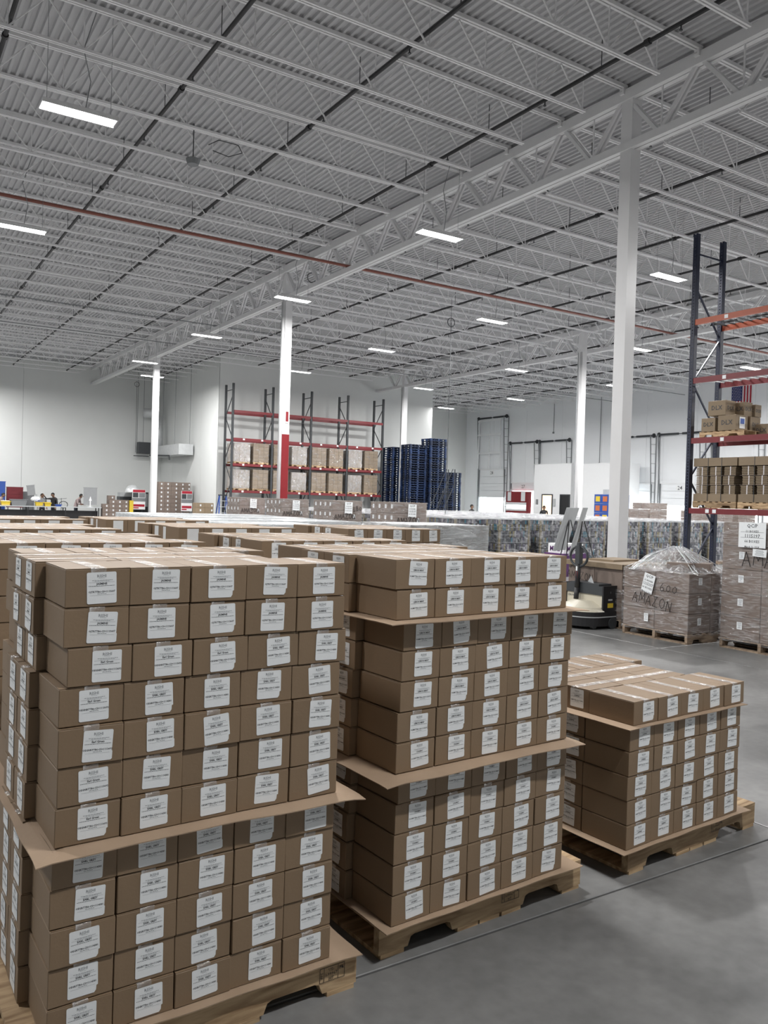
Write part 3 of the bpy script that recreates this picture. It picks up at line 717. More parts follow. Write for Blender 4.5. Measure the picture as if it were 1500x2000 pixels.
t6 = wrapped(9.72, 7.30, 1.0, 1.16, 2, 2, 3, .285, 'wrapped pallet marked 600, with plastic tented over loose boxes', stickers_y=True, film='film',
             marks=[('600', .13, -.27, .70, -.10, 'x'), ('AMAZON', .15, .02, .47, -.13, 'x')], seed=4)
t6.location = (9.78+.5, 7.32+.58, 0)
doc(t6, 1.0, DOC, .20, .28, .10, .80, R(14))
link('sticker', STKB, t6, (-.53, .12, .30), (0, 0, -PI/2))
for k, (a, b, c, r_) in enumerate([(-.12, -.2, .0, .2), (.2, .15, 0, -.3), (.1, -.3, .0, .5)]):
    me = carton_mesh(.42, .34, .13, M['carton2']); link('carton', me, t6, (a, b, 1.0+(.13 if k == 1 else 0)), (0, 0, r_))
# tent of loose film
vs = []; fs = []; rn = random.Random(9); n = 36
rings = [(1.0, 1.0, .985), (.80, .80, 1.04), (.55, .55, 1.13), (.32, .32, 1.24), (.20, .20, 1.29), (.08, .08, 1.31)]
for (a, b, z) in rings:
    for k in range(n):
        an = 2*PI*k/n; ca, sa = math.cos(an), math.sin(an); q = max(abs(ca), abs(sa)); rr = 1/q
        vs.append((.53*a*ca*rr, .60*b*sa*rr, z+rn.uniform(-.035, .03)*(1.2 if z > 1 else .6)))
for j in range(len(rings)-1):
    for k in range(n): fs.append((j*n+k, j*n+(k+1) % n, (j+1)*n+(k+1) % n, (j+1)*n+k))
fs.append(tuple(range((len(rings)-1)*n, len(rings)*n)))
MB().add(vs, fs).build('loose_film', M['film2'], t6)
rp = MB()
for k in range(9): a = rn.uniform(-.5, .5); b = rn.uniform(-.55, .55); rp.tube([(a, -.60+.1*rn.random(), .99), (a*.6, -.3, 1.14+.05*rn.random()), (a*.2, 0, 1.345), (b*.3, .3, 1.2), (b, .58, 1.0)], .006, 4)
for k in range(5): a = rn.uniform(-.5, .5); rp.tube([(-.53, a, .98), (-.3, a*.7, 1.2), (0, a*.2, 1.345), (.3, .2, 1.2)], .006, 4)
rp.build('film_rope', M['milky'], t6)
t2 = wrapped(10.02, 8.72, 1.0, 1.16, 2, 2, 2, .42, 'partly wrapped brown pallet standing behind the pallet truck', stickers_y=True, film=None,
             marks=[('AMAZON', .12, .28, .70, -.06, 'x'), ('380', .12, .38, .86, -.1, 'x')], seed=6)
MB().box(-.54, -.62, .985, .54, .62, 1.01).box(-.545, -.625, .93, -.535, .625, 1.01).box(-.545, -.625, .93, .545, -.615, 1.01).build('carton_lid', M['carton'], t2)
MB().box(-.2, -.1, 1.01, .5, .4, 1.04).build('flattened_carton', M['carton'], t2, rot=(0, 0, .1))
film_shell(.51, .60, .12, .62, False, 7, .03, 3).build('stretch_film', M['film'], t2)
t3 = wrapped(10.12, 5.85, 1.0, 1.20, 2, 2, 5, .32, 'tall wrapped brown pallet cut by the right edge of the photo', stickers_y=True, stickers_x=True, film='film', marks=[('AMAZON', .20, -.22, 1.16, 0, 'x')], seed=8)
doc(t3, 1.0, DOC, .40, .34, .14, 1.58, 0); 
link('sticker', sticker_mesh(.20, .10, 3), t3, (-.535, .02, 1.345), (0, .05, -PI/2))
# behind: the row of four with AMAZON on them
names4 = ['nearest', 'second', 'third', 'farthest']
for k, y in enumerate([17.55, 20.85, 24.3, 27.8]):
    t = wrapped(11.55, y, 1.0, 1.2, 2, 4, 6, .289, 'wrapped brown pallet marked AMAZON, %s in the row of four' % names4[k], stickers_y=False, stickers_x=True, film='film' if k else 'film',
                marks=[('AMAZON', .15, -.08, 1.33, .02, 'y')] + ([('380', .14, .34, 1.58, .2, 'y')] if k == 1 else []), seed=30+k)
    doc(t, 1.0, DOC, .26, .34, .02, 1.66, .02, 'y', 1.2)
    link('sticker', STK, t, (.22, -.625, 1.42), (0, 0, 0), )
# white wrapped pallets at mid distance
wn = 0
for x in (3.55, 4.85):
    for y in (8.75, 10.1, 11.45, 12.8):
        if x > 4 and y < 9: continue
        t = thing('white_wrapped_pallet', 'white stretch-wrapped pallet, %s of the row on the %s, behind the carton stacks' % (('nearest', 'second', 'third', 'fourth')[wn % 4], 'left' if x < 4 else 'right'), 'pallet', (x+.6, y+.5, 0)); wn += 1
        link('pallet', SP, t)
        bm_ = MB(); bm_.box(-.58, -.48, .14, .58, .48, 1.56); bm_.build('load', M['lgrey'], t)
        film_shell(.60, .50, .08, 1.58, True, 10, .015, int(x*7+y)).build('stretch_film', M['milky'], t)
t = wrapped(4.95, 7.2, 1.05, 1.0, 5, 4, 10, .15, 'white wrapped pallet beside the third back carton stack', stickers_y=False, m_='carton2', film='milky', seed=50)

# ------------------------------------------------------------------ pallets of shrink wrapped cans
def can_load():
    b = MB(); n = 6; hh = (1.46-.14)/n
    for k in range(n):
        z = .145+k*hh; b.box(-.57, -.47, z, .57, .47, z+hh-.012, 0); b.box(-.58, -.48, z+hh-.012, .58, .48, z+hh, 1)
    b.box(-.585, -.485, .145, -.53, -.43, 1.46, 2); b.box(.53, -.485, .145, .585, -.43, 1.46, 2); b.box(-.585, .43, .145, -.53, .485, 1.46, 2)
    return b.mesh('can_load', [M['cells'], M['grey'], M['postboard']])
CAN = can_load(); CFILM = [film_shell(.60, .50, .10, 1.49, False, 8, .02, 60+s).mesh('stretch_film', [M['film3']]) for s in range(3)]
CTOP = []
for s in range(3):
    rn = random.Random(70+s); vs = []; fs = []; n = 10
    for j in range(n+1):
        for i in range(n+1): vs.append((-.6+1.2*i/n, -.5+1.0*j/n, 1.495+rn.uniform(-.006, .02)))
    for j in range(n):
        for i in range(n): a = j*(n+1)+i; fs.append((a, a+1, a+n+2, a+n+1))
    CTOP.append(MB().add(vs, fs).mesh('top_film', [M['film2']]))
k = 0
SPB = simple_pallet_mesh(M['bluepallet'])
for j in range(13):
    y = 18.0 + 1.32*j
    for i in range(9):
        x = 13.85 + 1.6*i
        if i == 8 and j < 1: continue
        if abs(x+.6-GX[2]+.25) < .9 and abs(y+.5-26.4) < .9: continue
        lab = 'shrink-wrapped pallet of printed cans, %s from left in the %s' % ((COL+['sixth','seventh','eighth','ninth'])[i], 'front row') if j == 0 else 'wrapped pallet of cans, %s row back, %s from left' % (ow(j+1), ow(i+1))
        t = thing('can_pallet', lab, 'pallet', (x+.6, y+.5, 0), 0, 'shrink-wrapped can pallets' if j else 'front row of can pallets')
        link('pallet', SPB if i in (2, 3) else SP, t); link('can_load', CAN, t); link('stretch_film', CFILM[(i*3+j) % 3], t); link('top_film', CTOP[(i+j) % 3], t)
# brown wrapped pallets behind the right rack
for k, (x, y, n, l) in enumerate([(27.9, 20.4, 6, 'brown wrapped pallet seen between the right rack and tall pallet'), (29.4, 20.9, 6, 'second brown wrapped pallet behind the right rack'), (31.0, 20.9, 6, 'third brown wrapped pallet behind the right rack'), (26.0, 30.2, 6, 'brown wrapped load behind the can pallets, right of tall column'), (27.9, 30.4, 7, 'second brown wrapped load behind the can pallets, under the rack beam')]):
    if k == 3: x, y = 28.6, 24.6
    if k == 4: x, y = 30.3, 24.9
    wrapped(x, y, 1.2, 1.0, 2, 2, n, .29, l, stickers_y=False, m_='carton2', seed=80+k)

# purple print display
t = thing('display_box', 'purple and white printed box with MECA lettering beside the easel', 'box', (16.3, 16.2, 0), 0)
MB().box(-.45, -.35, 0, .45, .35, .62).build('box_body', M['purple'], t)
b = MB(); b.box(-.36, -.30, .62, .36, .30, .88, 0); b.text('MECA', .2, face_my(0, -.305, .68), 1, .03); b.text('MECA', .18, face_mx(-.365, 0, .68), 1, .03); b.build('printed_header', [M['white'], M['purple']], t)

# ------------------------------------------------------------------ racks
def post_mesh(hgt, holes_x, m_, wd=.10):
    b = MB(); h = wd/2
    b.box(-h, -h, .01, h, -h+.006, hgt); b.box(-h, h-.006, .01, h, h, hgt)
    if holes_x:
        b.box(-h, -h, .01, -h+.006, -.014, hgt); b.box(-h, .014, .01, -h+.006, h, hgt)
        z = .01
        while z < hgt: b.box(-h, -.014, z, -h+.006, .014, min(z+.045, hgt)); z += .076
    else:
        b.box(-h, -h, .01, -h+.006, h, hgt)
    b.box(-h-.03, -h-.02, 0, h+.03, h+.02, .012)
    return b.mesh('post', [m_])
def frame(rack, x, y, dx, dy, hgt, pm, bm_, flip=0):
    for a in (0, 1): link('post', pm, rack, (x+dx*a, y+dy*a, 0))
    z = .35; k = flip; zs = [.35]
    for zz in (.2, hgt-.35): MB().bar((0,0,zz), (dx,dy,zz), .035, .04).build('brace', bm_, rack, (x, y, 0))
    step = 1.22; z = .25
    while z+step < hgt-.3:
        p, q = ((0,0,z), (dx,dy,z+step)) if k % 2 == 0 else ((dx,dy,z), (0,0,z+step))
        MB().bar(p, q, .035, .04).build('brace', bm_, rack, (x, y, 0)); z += step; k += 1
ZL = [2.26, 3.74, 5.15, 6.68]
rk = thing('pallet_rack', 'tall black pallet rack with red beams against the white wall', 'rack', (0, 0, 0))
xs = [17.15, 19.55, 22.0, 24.45, 26.95]; pml = post_mesh(8.15, False, M['dark'], .11)
for k, x in enumerate(xs): frame(rk, x, 42.6, 0, 1.07, 8.15, pml, M['dark'], k)
for zz in ZL:
    for k in range(4):
        for y in (42.55, 43.72):
            b = MB(); b.box(xs[k]+.05, y-.03, zz-.14, xs[k+1]-.05, y+.03, zz); b.build('beam', M['beam'], rk)
        if zz < 6:
            for q in (.6, 1.7): MB().box(xs[k]+q, 42.515, zz-.11, xs[k]+q+.12, 42.519, zz-.02).build('beam_label', M['paper'], rk)
    if zz < 4:
        b = MB()
        for k in range(4):
            for q in range(8): x = xs[k]+.15+q*.3; b.box(x, 42.55, zz-.02, x+.04, 43.7, zz)
        b.build('deck_support', M['metal'], rk)
rn = random.Random(3); k = 0
for zz, nm in ((3.74, 'upper'), (2.26, 'lower')):
    for i in range(8):
        bay = i//2; x = xs[bay]+.12+(i % 2)*1.15
        wrapped(x+.04, 42.66, .94, 1.0, 3, 2, 5, .21 if i % 3 else .2, 'wrapped brown load, %s from left on the %s loaded shelf of the rack' % ((COL+['sixth','seventh','eighth'])[i], nm), None, False, False, 'carton', 'film' if i % 3 else 'film2', (), 100+k, False, zz, 0); k += 1

rr = thing('pallet_rack', 'blue pallet rack post frame with orange and red beams on the right', 'rack', (0, 0, 0))
pmr = post_mesh(8.9, True, M['bluepost'], .12)
RX, RY = 17.75, 13.4
frame(rr, RX, RY, 1.07, 0, 8.75, pmr, M['bluepost'], 0); frame(rr, RX, RY-2.55, 1.07, 0, 8.75, pmr, M['bluepost'], 1); frame(rr, RX, RY-5.1, 1.07, 0, 8.75, pmr, M['bluepost'], 0)
for zz, mt in ((1.95, 'beam'), (3.72, 'beam'), (5.24, 'beam'), (6.72, 'orange')):
    for k in range(2):
        for x in (RX-.02, RX+1.09):
            b = MB(); b.box(x-.03, RY-2.55*(k+1)+.06, zz-.14, x+.03, RY-2.55*k-.06, zz); b.build('beam', M[mt], rr)
        b = MB()
        for q in range(10): y = RY-2.55*(k+1)+.2+q*.24; b.box(RX, y, zz-.03, RX+1.07, y+.03, zz-.005)
        b.build('cross_bar', M['metal'] if mt != 'orange' else M['dark'], rr)
        for q in ((.55, .75) if zz < 2 else ((.9,) if k == 0 else (.5,))): MB().box(RX-.056, RY-2.55*k-q-.1, zz-.115, RX-.051, RY-2.55*k-q+.0, zz-.025).build('beam_label', M['paper'], rr)
# loads of flattened cartons on the lowest visible shelf
def flat_load(x, y, label):
    t = thing('flat_carton_load', label, 'pallet', (x, y, 1.955), PI/2); t.scale = (1, 1, 1.18)
    put_pallet(0, 0, 0, '', 0, False, None, t)
    bun = MB(); rn = random.Random(int(y*10))
    for k in range(7):
        o = rn.uniform(-.008, .008); bun.box(-.155+o, -.48, .002+k*.026, .155+o, .48, .020+k*.026, 0)
    bun.box(-.025, -.483, 0, .0, .483, .185, 1)
    me = bun.mesh('carton_bundle', [M['carton'], M['flagwhite']])
    for l in range(3):
        for i in range(3): link('carton_bundle', me, t, (-.38+.38*i+rn.uniform(-.02, .02), 0, .30+l*.195), (0, 0, rn.uniform(-.03, .03)))
    tr = MB(); tr.box(-.60, -.50, .14, .60, .50, .30); tr.build('lower_tray', M['carton'], t)
    tr = MB(); tr.box(-.61, -.51, .885, .61, .51, 1.06); tr.build('upper_tray', M['carton'], t)
    st = MB()
    for q in (-.19, .19): st.box(q-.006, -.515, .14, q+.006, -.511, 1.065); st.box(q-.006, .511, .14, q+.006, .515, 1.065)
    st.build('strap', M['dark'], t)
    for z, a in ((.30, 0), (.495, 0), (.69, 0)): MB().box(-.58, -.49, z-.006, .58, .49, z).build('divider_sheet', M['carton2'], t)
flat_load(RX+.54, RY-.72, 'pallet of bundled flat cartons on the rack, left one')
flat_load(RX+.54, RY-1.98, 'pallet of bundled flat cartons on the rack, cut by right edge')
put_pallet(RX+.54, RY-.85, PI/2, 'wooden pallet on the third rack shelf under loose brown boxes', 3.725)
def dx_box(x, y, z, sx, sy, sz, label, rz=0, film=False, blue=False):
    t = thing('cardboard_box', label, 'box', (x, y, z), rz, 'brown boxes on the rack shelf')
    link('box_body', carton_mesh(sx, sy, sz, M['carton']), t)
    b = MB(); b.text('DLX', sz*.42, face_mx(-sx/2-.002, 0, sz*.38), 0, .01); b.text('DLX', sz*.36, face_my(0, -sy/2-.002, sz*.38), 0, .01); b.build('print', M['ink'], t)
    MB().box(-sx/2-.001, -.03, sz-.003, sx/2+.001, .03, sz+.001).build('packing_tape', M['tape'], t)
    if blue:
        b = MB(); b.box(-.10, -sy/2-.004, .05, .12, -sy/2-.002, sz-.05, 0); b.box(-.07, -sy/2-.006, .16, .09, -sy/2-.004, sz-.09, 1); b.build('sticker', [M['white'], M['blue']], t)
zz = 3.865
dx_box(RX+.22, RY-.50, zz, .42, .40, .34, 'brown DLX box, lower row far left on the rack shelf')
dx_box(RX+.25, RY-1.02, zz, .48, .50, .38, 'brown DLX box with blue and white stickers, lower row middle', blue=True)
dx_box(RX+.80, RY-1.02, zz, .42, .50, .37, 'brown box behind the stickered one, lower row, right half')
dx_box(RX+.85, RY-.50, zz, .42, .40, .34, 'brown box at the back of the lower row, behind far left')
dx_box(RX+.86, RY-1.50, zz-.14, .36, .32, .32, 'brown DLX box standing alone at the right of the pallet')
dx_box(RX+.22, RY-.72, zz+.385, .40, .50, .37, 'brown DLX box with shiny tape, upper row left')
dx_box(RX+.66, RY-.98, zz+.385, .34, .36, .35, 'brown DLX box, upper row middle')
dx_box(RX+.86+.12, RY-1.05, zz+.385, .26, .34, .31, 'brown DLX box, upper row right')

# ------------------------------------------------------------------ blue pallets
bp = MB(); L_, W_ = 1.2, 1.0
for y in (-.5, -.06, .38): bp.box(-.6, y, .018, -.48, y+.12, .11); bp.box(-.06, y, .018, .06, y+.12, .11); bp.box(.48, y, .018, .6, y+.12, .11)
for y in (-.5, -.06, .38): bp.box(-.6, y, 0, .6, y+.12, .018); bp.box(-.6, y, .11, .6, y+.12, .125)
for k in range(6): x = -.6+k*1.1/5; bp.box(x, -.5, .125, x+.1, .5, .14)
BPM = bp.mesh('blue_pallet', [M['bluepallet']])
for (x, y, n, l) in [(27.57, 42.17, 37, 'blue wooden pallet in the stack left of the white column'), (28.05, 40.75, 38, 'blue wooden pallet in the broad stack right of the column'), (29.45, 42.4, 38, 'blue wooden pallet in the rear stack'), (29.4, 40.55, 41, 'blue wooden pallet in the tallest stack'), (31.0, 41.1, 27, 'blue wooden pallet in the short stack at right')]:
    for k in range(n):
        o = link('blue_pallet', BPM, None, (x+random.uniform(-.012, .012), y+random.uniform(-.012, .012), k*.1405*1.0), (0, 0, R(random.uniform(-.8, .8)) + (PI/2 if 27.5 < x < 27.6 else 0)))
        tag(o, l.replace('blue wooden pallet in', 'blue pallet, %s from top of' % ow(n-k)), 'pallet', l.replace('blue wooden pallet in', 'blue pallets of'))
lad = thing('rolling_ladder', 'dark rolling ladder leaning up in front of the blue pallets', 'ladder', (28.8, 38.9, 0))
b = MB()
for y in (-.3, .3): b.bar((-.7, y, .1), (.75, y, 3.0), .04, .04)
for k in range(11): q = k/10; b.bar((-.7+1.45*q, -.3, .1+2.9*q), (-.7+1.45*q, .3, .1+2.9*q), .12, .03)
b.build('steps', M['dark'], lad)
b = MB()
for y in (-.32, .32): b.bar((-.85, y, .9), (.6, y, 3.9), .03, .03); b.bar((.75, y, .1), (.75, y, 3.9), .04, .04); b.bar((-.7, y, .1), (.75, y, .1), .04, .04)
b.build('handrail', M['dark'], lad)
b = MB()
for x in (-.7, .75):
    for y in (-.3, .3): b.cyl((x, y-.02, .05), (x, y+.02, .05), .05, 10)
b.build('castors', M['black'], lad)

# ------------------------------------------------------------------ dock doors, partitions, flag
def dock_door(n, yc, wd, ztop, ztrack, lift, label, num, high=False):
    t = thing('dock_door', label, 'door', (XD-.03, yc, 0))
    ns = max(3, int(round((ztop-lift)/.55))); hh = (ztop-lift)/ns
    for k in range(ns):
        b = MB(); z = lift+k*hh; b.box(-.10, -wd/2, z+.008, -.05, wd/2, z+hh-.008)
        pnl = b.build('door_section', M['door'], t)
    if lift > 0:
        b = MB(); b.box(-.045, -wd/2, 0.0, -.035, wd/2, lift); b.build('daylight_opening', M['daylight'], t)
    b = MB()
    for s in (-1, 1):
        y = s*(wd/2+.10)
        b.bar((-.12, y, 0), (-.12, y, ztop), .05, .06); b.bar((-.12, y, ztop*.6), (-.42, y+s*.05, ztrack), .05, .05)
        b.bar((-.06, y+s*.22, 0), (-.06, y+s*.22, ztrack), .04, .05)
        z = .5
        while z < ztrack: q = max(0, (z-ztop*.6)/(ztrack-ztop*.6)); b.bar((-.12-.3*q, y+s*.05*q, z), (-.06, y+s*.22, z), .025, .025); z += .62
    b.build('track', M['grey'], t)
    b = MB(); b.cyl((-.22, -wd/2-.3, ztrack), (-.22, -.15, ztrack), .07, 10); b.cyl((-.22, .15, ztrack), (-.22, wd/2+.3, ztrack), .07, 10); b.cyl((-.22, -wd/2-.35, ztrack), (-.22, wd/2+.35, ztrack), .025, 8)
    b.build('torsion_spring', M['dark'], t)
    b = MB()
    for s in (-1, 1): b.cyl((-.22, s*(wd/2+.22), ztrack), (-.22, s*(wd/2+.28), ztrack), .15, 14)
    b.build('cable_drum', M['dark'], t)
    if num:
        b = MB(); b.quad((-.105, .32, ztop-.42), (-.105, -.32, ztop-.42), (-.105, -.32, ztop-.08), (-.105, .32, ztop-.08), 0); b.text(num, .36, face_mx(-.108, 0, ztop-.38), 1, .01); b.build('number_plate', [M['white'], M['ink']], t)
    MB().box(-.14, -wd/2-.02, ztop-.03, -.05, wd/2+.02, ztop+.06).build('header', M['white'], t)
    return t
D1 = dock_door(1, 51.55, 3.0, 4.72, 8.95, 2.45, 'tall white dock door with high white frame, nearest the corner', '28')
b = MB()
for z in (8.7, 7.55, 6.05): b.box(-.5, -1.45, z-.07, -.44, 1.45, z+.07)
for y in (-1.4, 0, 1.4): b.bar((-.47, y, 4.8), (-.47, y*.95, 8.8), .07, .07)
b.build('high_lift_frame', M['white'], D1)
dock_door(2, 47.75, 2.55, 3.6, 6.75, 3.0, 'dock door with a red and white truck inside, left of office', '27')
D3 = dock_door(3, 44.4, 2.6, 3.6, 6.73, 0, 'dock door partly hidden by the white office partition', '26')
dock_door(4, 36.9, 2.6, 3.5, 6.65, 2.2, 'dock door 25, half hidden behind the tall column', '25')
dock_door(5, 33.3, 2.8, 3.53, 6.68, 2.15, 'dock door 24, left of the blue rack post', '24')
dock_door(6, 29.4, 2.8, 3.53, 6.0, 2.15, 'dock door behind the right rack, under the flag', '23')
trk = thing('truck', 'red and white truck body standing inside the second dock opening', 'truck', (42.6, 47.75, 0))
b = MB(); b.box(0, -1.15, .5, .5, 1.15, 2.95, 0); b.box(-.02, -1.15, 1.45, 0, 1.15, 2.1, 1); b.box(-.03, -1.1, 1.6, -.02, 1.1, 1.9, 2); b.box(-.02, .6, 2.2, 0, 1.0, 2.9, 1); b.box(-.02, -1.0, 2.2, 0, -.55, 2.9, 1)
b.build('cargo_body', [M['redpaint'], M['white'], M['daylight']], trk)
MB().box(.0, -1.2, .3, .4, 1.2, .5).build('bumper', M['grey'], trk)
def partition(y0, y1, z1, label, doors):
    t = thing('office_partition', label, 'partition', (40.9, 0, 0))
    b = MB(); b.box(0, y0, 0, 1.9, y1, z1); b.build('wall_board', M['white'], t)
    MB().box(-.03, y0-.03, z1, 1.9, y1+.03, z1+.03).build('cap', M['white'], t)
    for (a, c, zt, lit) in doors:
        f = MB(); f.box(-.05, a-.08, 0, -.0, a, zt+.08); f.box(-.05, c, 0, 0, c+.08, zt+.08); f.box(-.05, a, zt, 0, c, zt+.08); f.build('door_frame', M['dark'], t)
        MB().box(-.02, a, 0, -.005, c, zt).build('doorway' if lit else 'door', M['warmroom'] if lit else M['black'], t)
    return t
p1 = partition(40.35, 44.0, 4.85, 'white office partition with a lit doorway and a black door', [(42.12, 43.05, 2.65, True), (40.45, 41.25, 2.65, False)])
MB().box(-.06, 41.75, 1.9, -.02, 41.95, 2.4).build('wall_phone', M['lgrey'], p1); MB().box(-.05, 43.5, 2.0, -.01, 43.7, 2.35).build('notice', M['grey'], p1)
partition(34.9+1.2, 39.6, 4.8, 'white partition block just left of the tall column', [])
crt = thing('crate_stack', 'stack of blue crates with orange round prints beside the tall column', 'crates', (33.0, 29.3, 0))
SPt = link('pallet', SP, crt, (.5, .75, 0), (0, 0, 0))
b = MB()
for l in range(5):
    for i in range(3):
        y = 0+i*.5; z = .15+l*.49
        b.box(0, y+.005, z, 1.0, y+.495, z+.48, 0); b.box(-.012, y+.10, z+.10, -.002, y+.40, z+.38, 1 if (i+l) % 3 else 2)
b.build('crate', [M['blue'], M['orangeprint'], M['yellow']], crt)
MB().box(.1, .1, 2.61, .9, 1.0, 2.85).build('top_carton', M['lgrey'], crt)
fg = thing('flag', 'american flag hanging vertically high on the dock wall', 'flag', (XD-.05, 29.3, 7.35))
b = MB(); n = 13; w_ = 1.25
for k in range(n): y = .62-k*w_/n; z0 = 0; b.box(-.015+.006*(k % 2), y-w_/n, z0, -.005+.006*(k % 2), y, 1.95, 0 if k % 2 == 0 else 1)
b.build('stripes', [M['flagred'], M['flagwhite']], fg)
b = MB(); b.box(-.03, .62-.67, 1.05, -.016, .63, 1.96, 0)
for r_ in range(9):
    for c in range(5 if r_ % 2 else 6):
        y = .56-(c+(.5 if r_ % 2 else 0))*.105; z = 1.12+r_*.095; b.box(-.034, y-.018, z, -.03, y+.018, z+.036, 1)
b.build('canton', [M['flagblue'], M['flagwhite']], fg)
for (y, z0, z1, l) in [(44.7, 7.4, 9.6, 'thin grey cord on the dock wall above door two'), (40.1, 5.0, 9.6, 'black conduit down the dock wall right of the first partition'), (38.3, 4.9, 9.5, 'conduit down the dock wall above the second partition'), (32.9, 7.6, 9.5, 'short hanging pull cord on the dock wall near door 24'), (31.0, 7.4, 9.5, 'pull cord on the dock wall left of the flag'), (27.3, 6.2, 9.5, 'cord with small box on the dock wall right of the flag')]:
    b = MB(); b.cyl((XD-.06, y, z0), (XD-.06, y, z1), .02, 6); b.box(XD-.12, y-.06, z0-.1, XD-.04, y+.06, z0+.02); b.build('wall_conduit', M['grey'], dock)

# ------------------------------------------------------------------ far wall unit
hu = thing('wall_heater', 'wall mounted duct unit with black heater high in the corner', 'heater', (16.95, 50.0, 0))
MB().box(-.9, -1.7, 4.35, -.0, 4.0, 5.0).build('duct', M['metal'], hu)
MB().cyl((-.45, 3.7, 5.0), (-.45, 3.9, 7.0), .22, 14).build('riser', M['metal'], hu, smooth=True)
MB().cyl((-.45, 3.9, 7.25), (-1.3, 4.3, 7.25), .32, 14).build('elbow', M['metal'], hu, smooth=True)
b = MB(); b.box(-1.7, 3.9, 4.55, -.95, 4.5, 5.3); b.build('heater_box', M['dark'], hu)
b = MB(); b.bar((-1.9, 4.4, 4.4), (-.9, 4.4, 4.4), .06, .05); b.bar((-1.0, 3.8, 4.45), (-1.0, -.2, 4.3), .06, .1); b.bar((-1.0, -.2, 4.3), (-1.0, -.3, 4.05), .06, .08); b.build('arm', M['dark'], hu)
b = MB()
for (x, y) in ((-1.7, 4.4), (-1.3, 4.4), (-.9, -.9), (-.9, 1.5), (-.2, -1.6)): b.cyl((x, y, 5.0), (x, y, 9.9), .015, 5)
b.build('hanger_rod', M['grey'], hu)

# ------------------------------------------------------------------ people (skinned single surfaces)
def figure(name, label, loc, rz, joints, bones, radii, shirt, hairy=True, head=(0, 0, 1.62), legs=None):
    """joints: dict name -> (x,y,z); a continuous skinned body"""
    me = bpy.data.meshes.new('body'); keys = list(joints); idx = {k: i for i, k in enumerate(keys)}
    me.from_pydata([joints[k] for k in keys], [(idx[a], idx[b]) for a, b in bones], [])
    o = bpy.data.objects.new('body', me); C.objects.link(o)
    sk = o.modifiers.new('s', 'SKIN'); sb = o.modifiers.new('u', 'SUBSURF'); sb.levels = 2; sb.render_levels = 2
    for k in keys: me.skin_vertices[0].data[idx[k]].radius = (radii[k], radii[k]*.85)
    me.skin_vertices[0].data[idx['pelvis']].use_root = True
    dg = bpy.context.evaluated_depsgraph_get(); bme = bpy.data.meshes.new_from_object(o.evaluated_get(dg)); bpy.data.objects.remove(o)
    t = thing(name, label, 'person', loc, rz)
    for mm in (M['skin'], M[shirt], M['jeans']): bme.materials.append(mm)
    nk, pv = joints['neck'][2], joints['pelvis'][2]
    hands = [Vector(joints[k]) for k in ('hand_l', 'hand_r')]
    for p in bme.polygons:
        c = p.center; p.use_smooth = True
        p.material_index = 0 if c.z > nk+.0 and (Vector((c.x, c.y)) - Vector(joints['neck'][:2])).length < .16 else (2 if c.z < pv+.03 else 1)
        if min((c-h).length for h in hands) < .13: p.material_index = 0
    link('body', bme, t)
    hx, hy, hz = joints['head']
    bm = bmesh.new(); bmesh.ops.create_uvsphere(bm, u_segments=16, v_segments=12, radius=.105)
    for v in bm.verts: v.co.z *= 1.1; v.co = v.co + Vector((hx, hy+.02, hz+.035))
    kill = [v for v in bm.verts if v.co.y < hy-.03 and v.co.z < hz+.06]; bmesh.ops.delete(bm, geom=kill, context='VERTS')
    hm = bpy.data.meshes.new('hair'); bm.to_mesh(hm); bm.free(); hm.materials.append(M['hair']); link('hair', hm, t)
    f = MB(); f.cyl((hx, hy-.095, hz), (hx, hy-.125, hz-.02), .018, 6, 0, .012)
    for s in (-1, 1): f.cyl((hx+s*.035, hy-.092, hz+.02), (hx+s*.035, hy-.1, hz+.02), .011, 6, 1); f.cyl((hx+s*.09, hy, hz-.02), (hx+s*.11, hy, hz+.01), .022, 6, 0)
    f.box(hx-.028, hy-.1, hz-.055, hx+.028, hy-.09, hz-.045, 1); f.build('face', [M['skin'], M['hair']], t)
    hd = MB()
    for k in ('hand_l', 'hand_r'):
        h = Vector(joints[k]); e_ = Vector(joints['elbow'+k[4:]]); d = (h-e_).normalized(); sd = d.cross(Vector((0,0,1)))
        sd = sd.normalized() if sd.length > .1 else Vector((1,0,0))
        for q, ln in enumerate((.07, .08, .075, .06)): p = h+sd*(q-1.5)*.02; hd.cyl(p, p+d*ln*.6, .009, 5); hd.cyl(p+d*ln*.6, p+d*ln-Vector((0,0,.012)), .008, 5)
        hd.cyl(h+sd*.035-d*.02, h+sd*.06+d*.03, .010, 5)
    hd.build('fingers', M['skin'], t)
    return t
BN = [('pelvis','waist'),('waist','chest'),('chest','neck'),('neck','head'),('head','crown'),('chest','sh_l'),('sh_l','elbow_l'),('elbow_l','hand_l'),('chest','sh_r'),('sh_r','elbow_r'),('elbow_r','hand_r'),('pelvis','hip_l'),('hip_l','knee_l'),('knee_l','foot_l'),('foot_l','toe_l'),('pelvis','hip_r'),('hip_r','knee_r'),('knee_r','foot_r'),('foot_r','toe_r')]
RD = dict(pelvis=.15, waist=.135, chest=.15, neck=.055, head=.10, crown=.075, sh_l=.075, sh_r=.075, elbow_l=.045, elbow_r=.045, hand_l=.035, hand_r=.035, hip_l=.09, hip_r=.09, knee_l=.06, knee_r=.06, foot_l=.045, foot_r=.045, toe_l=.035, toe_r=.035)
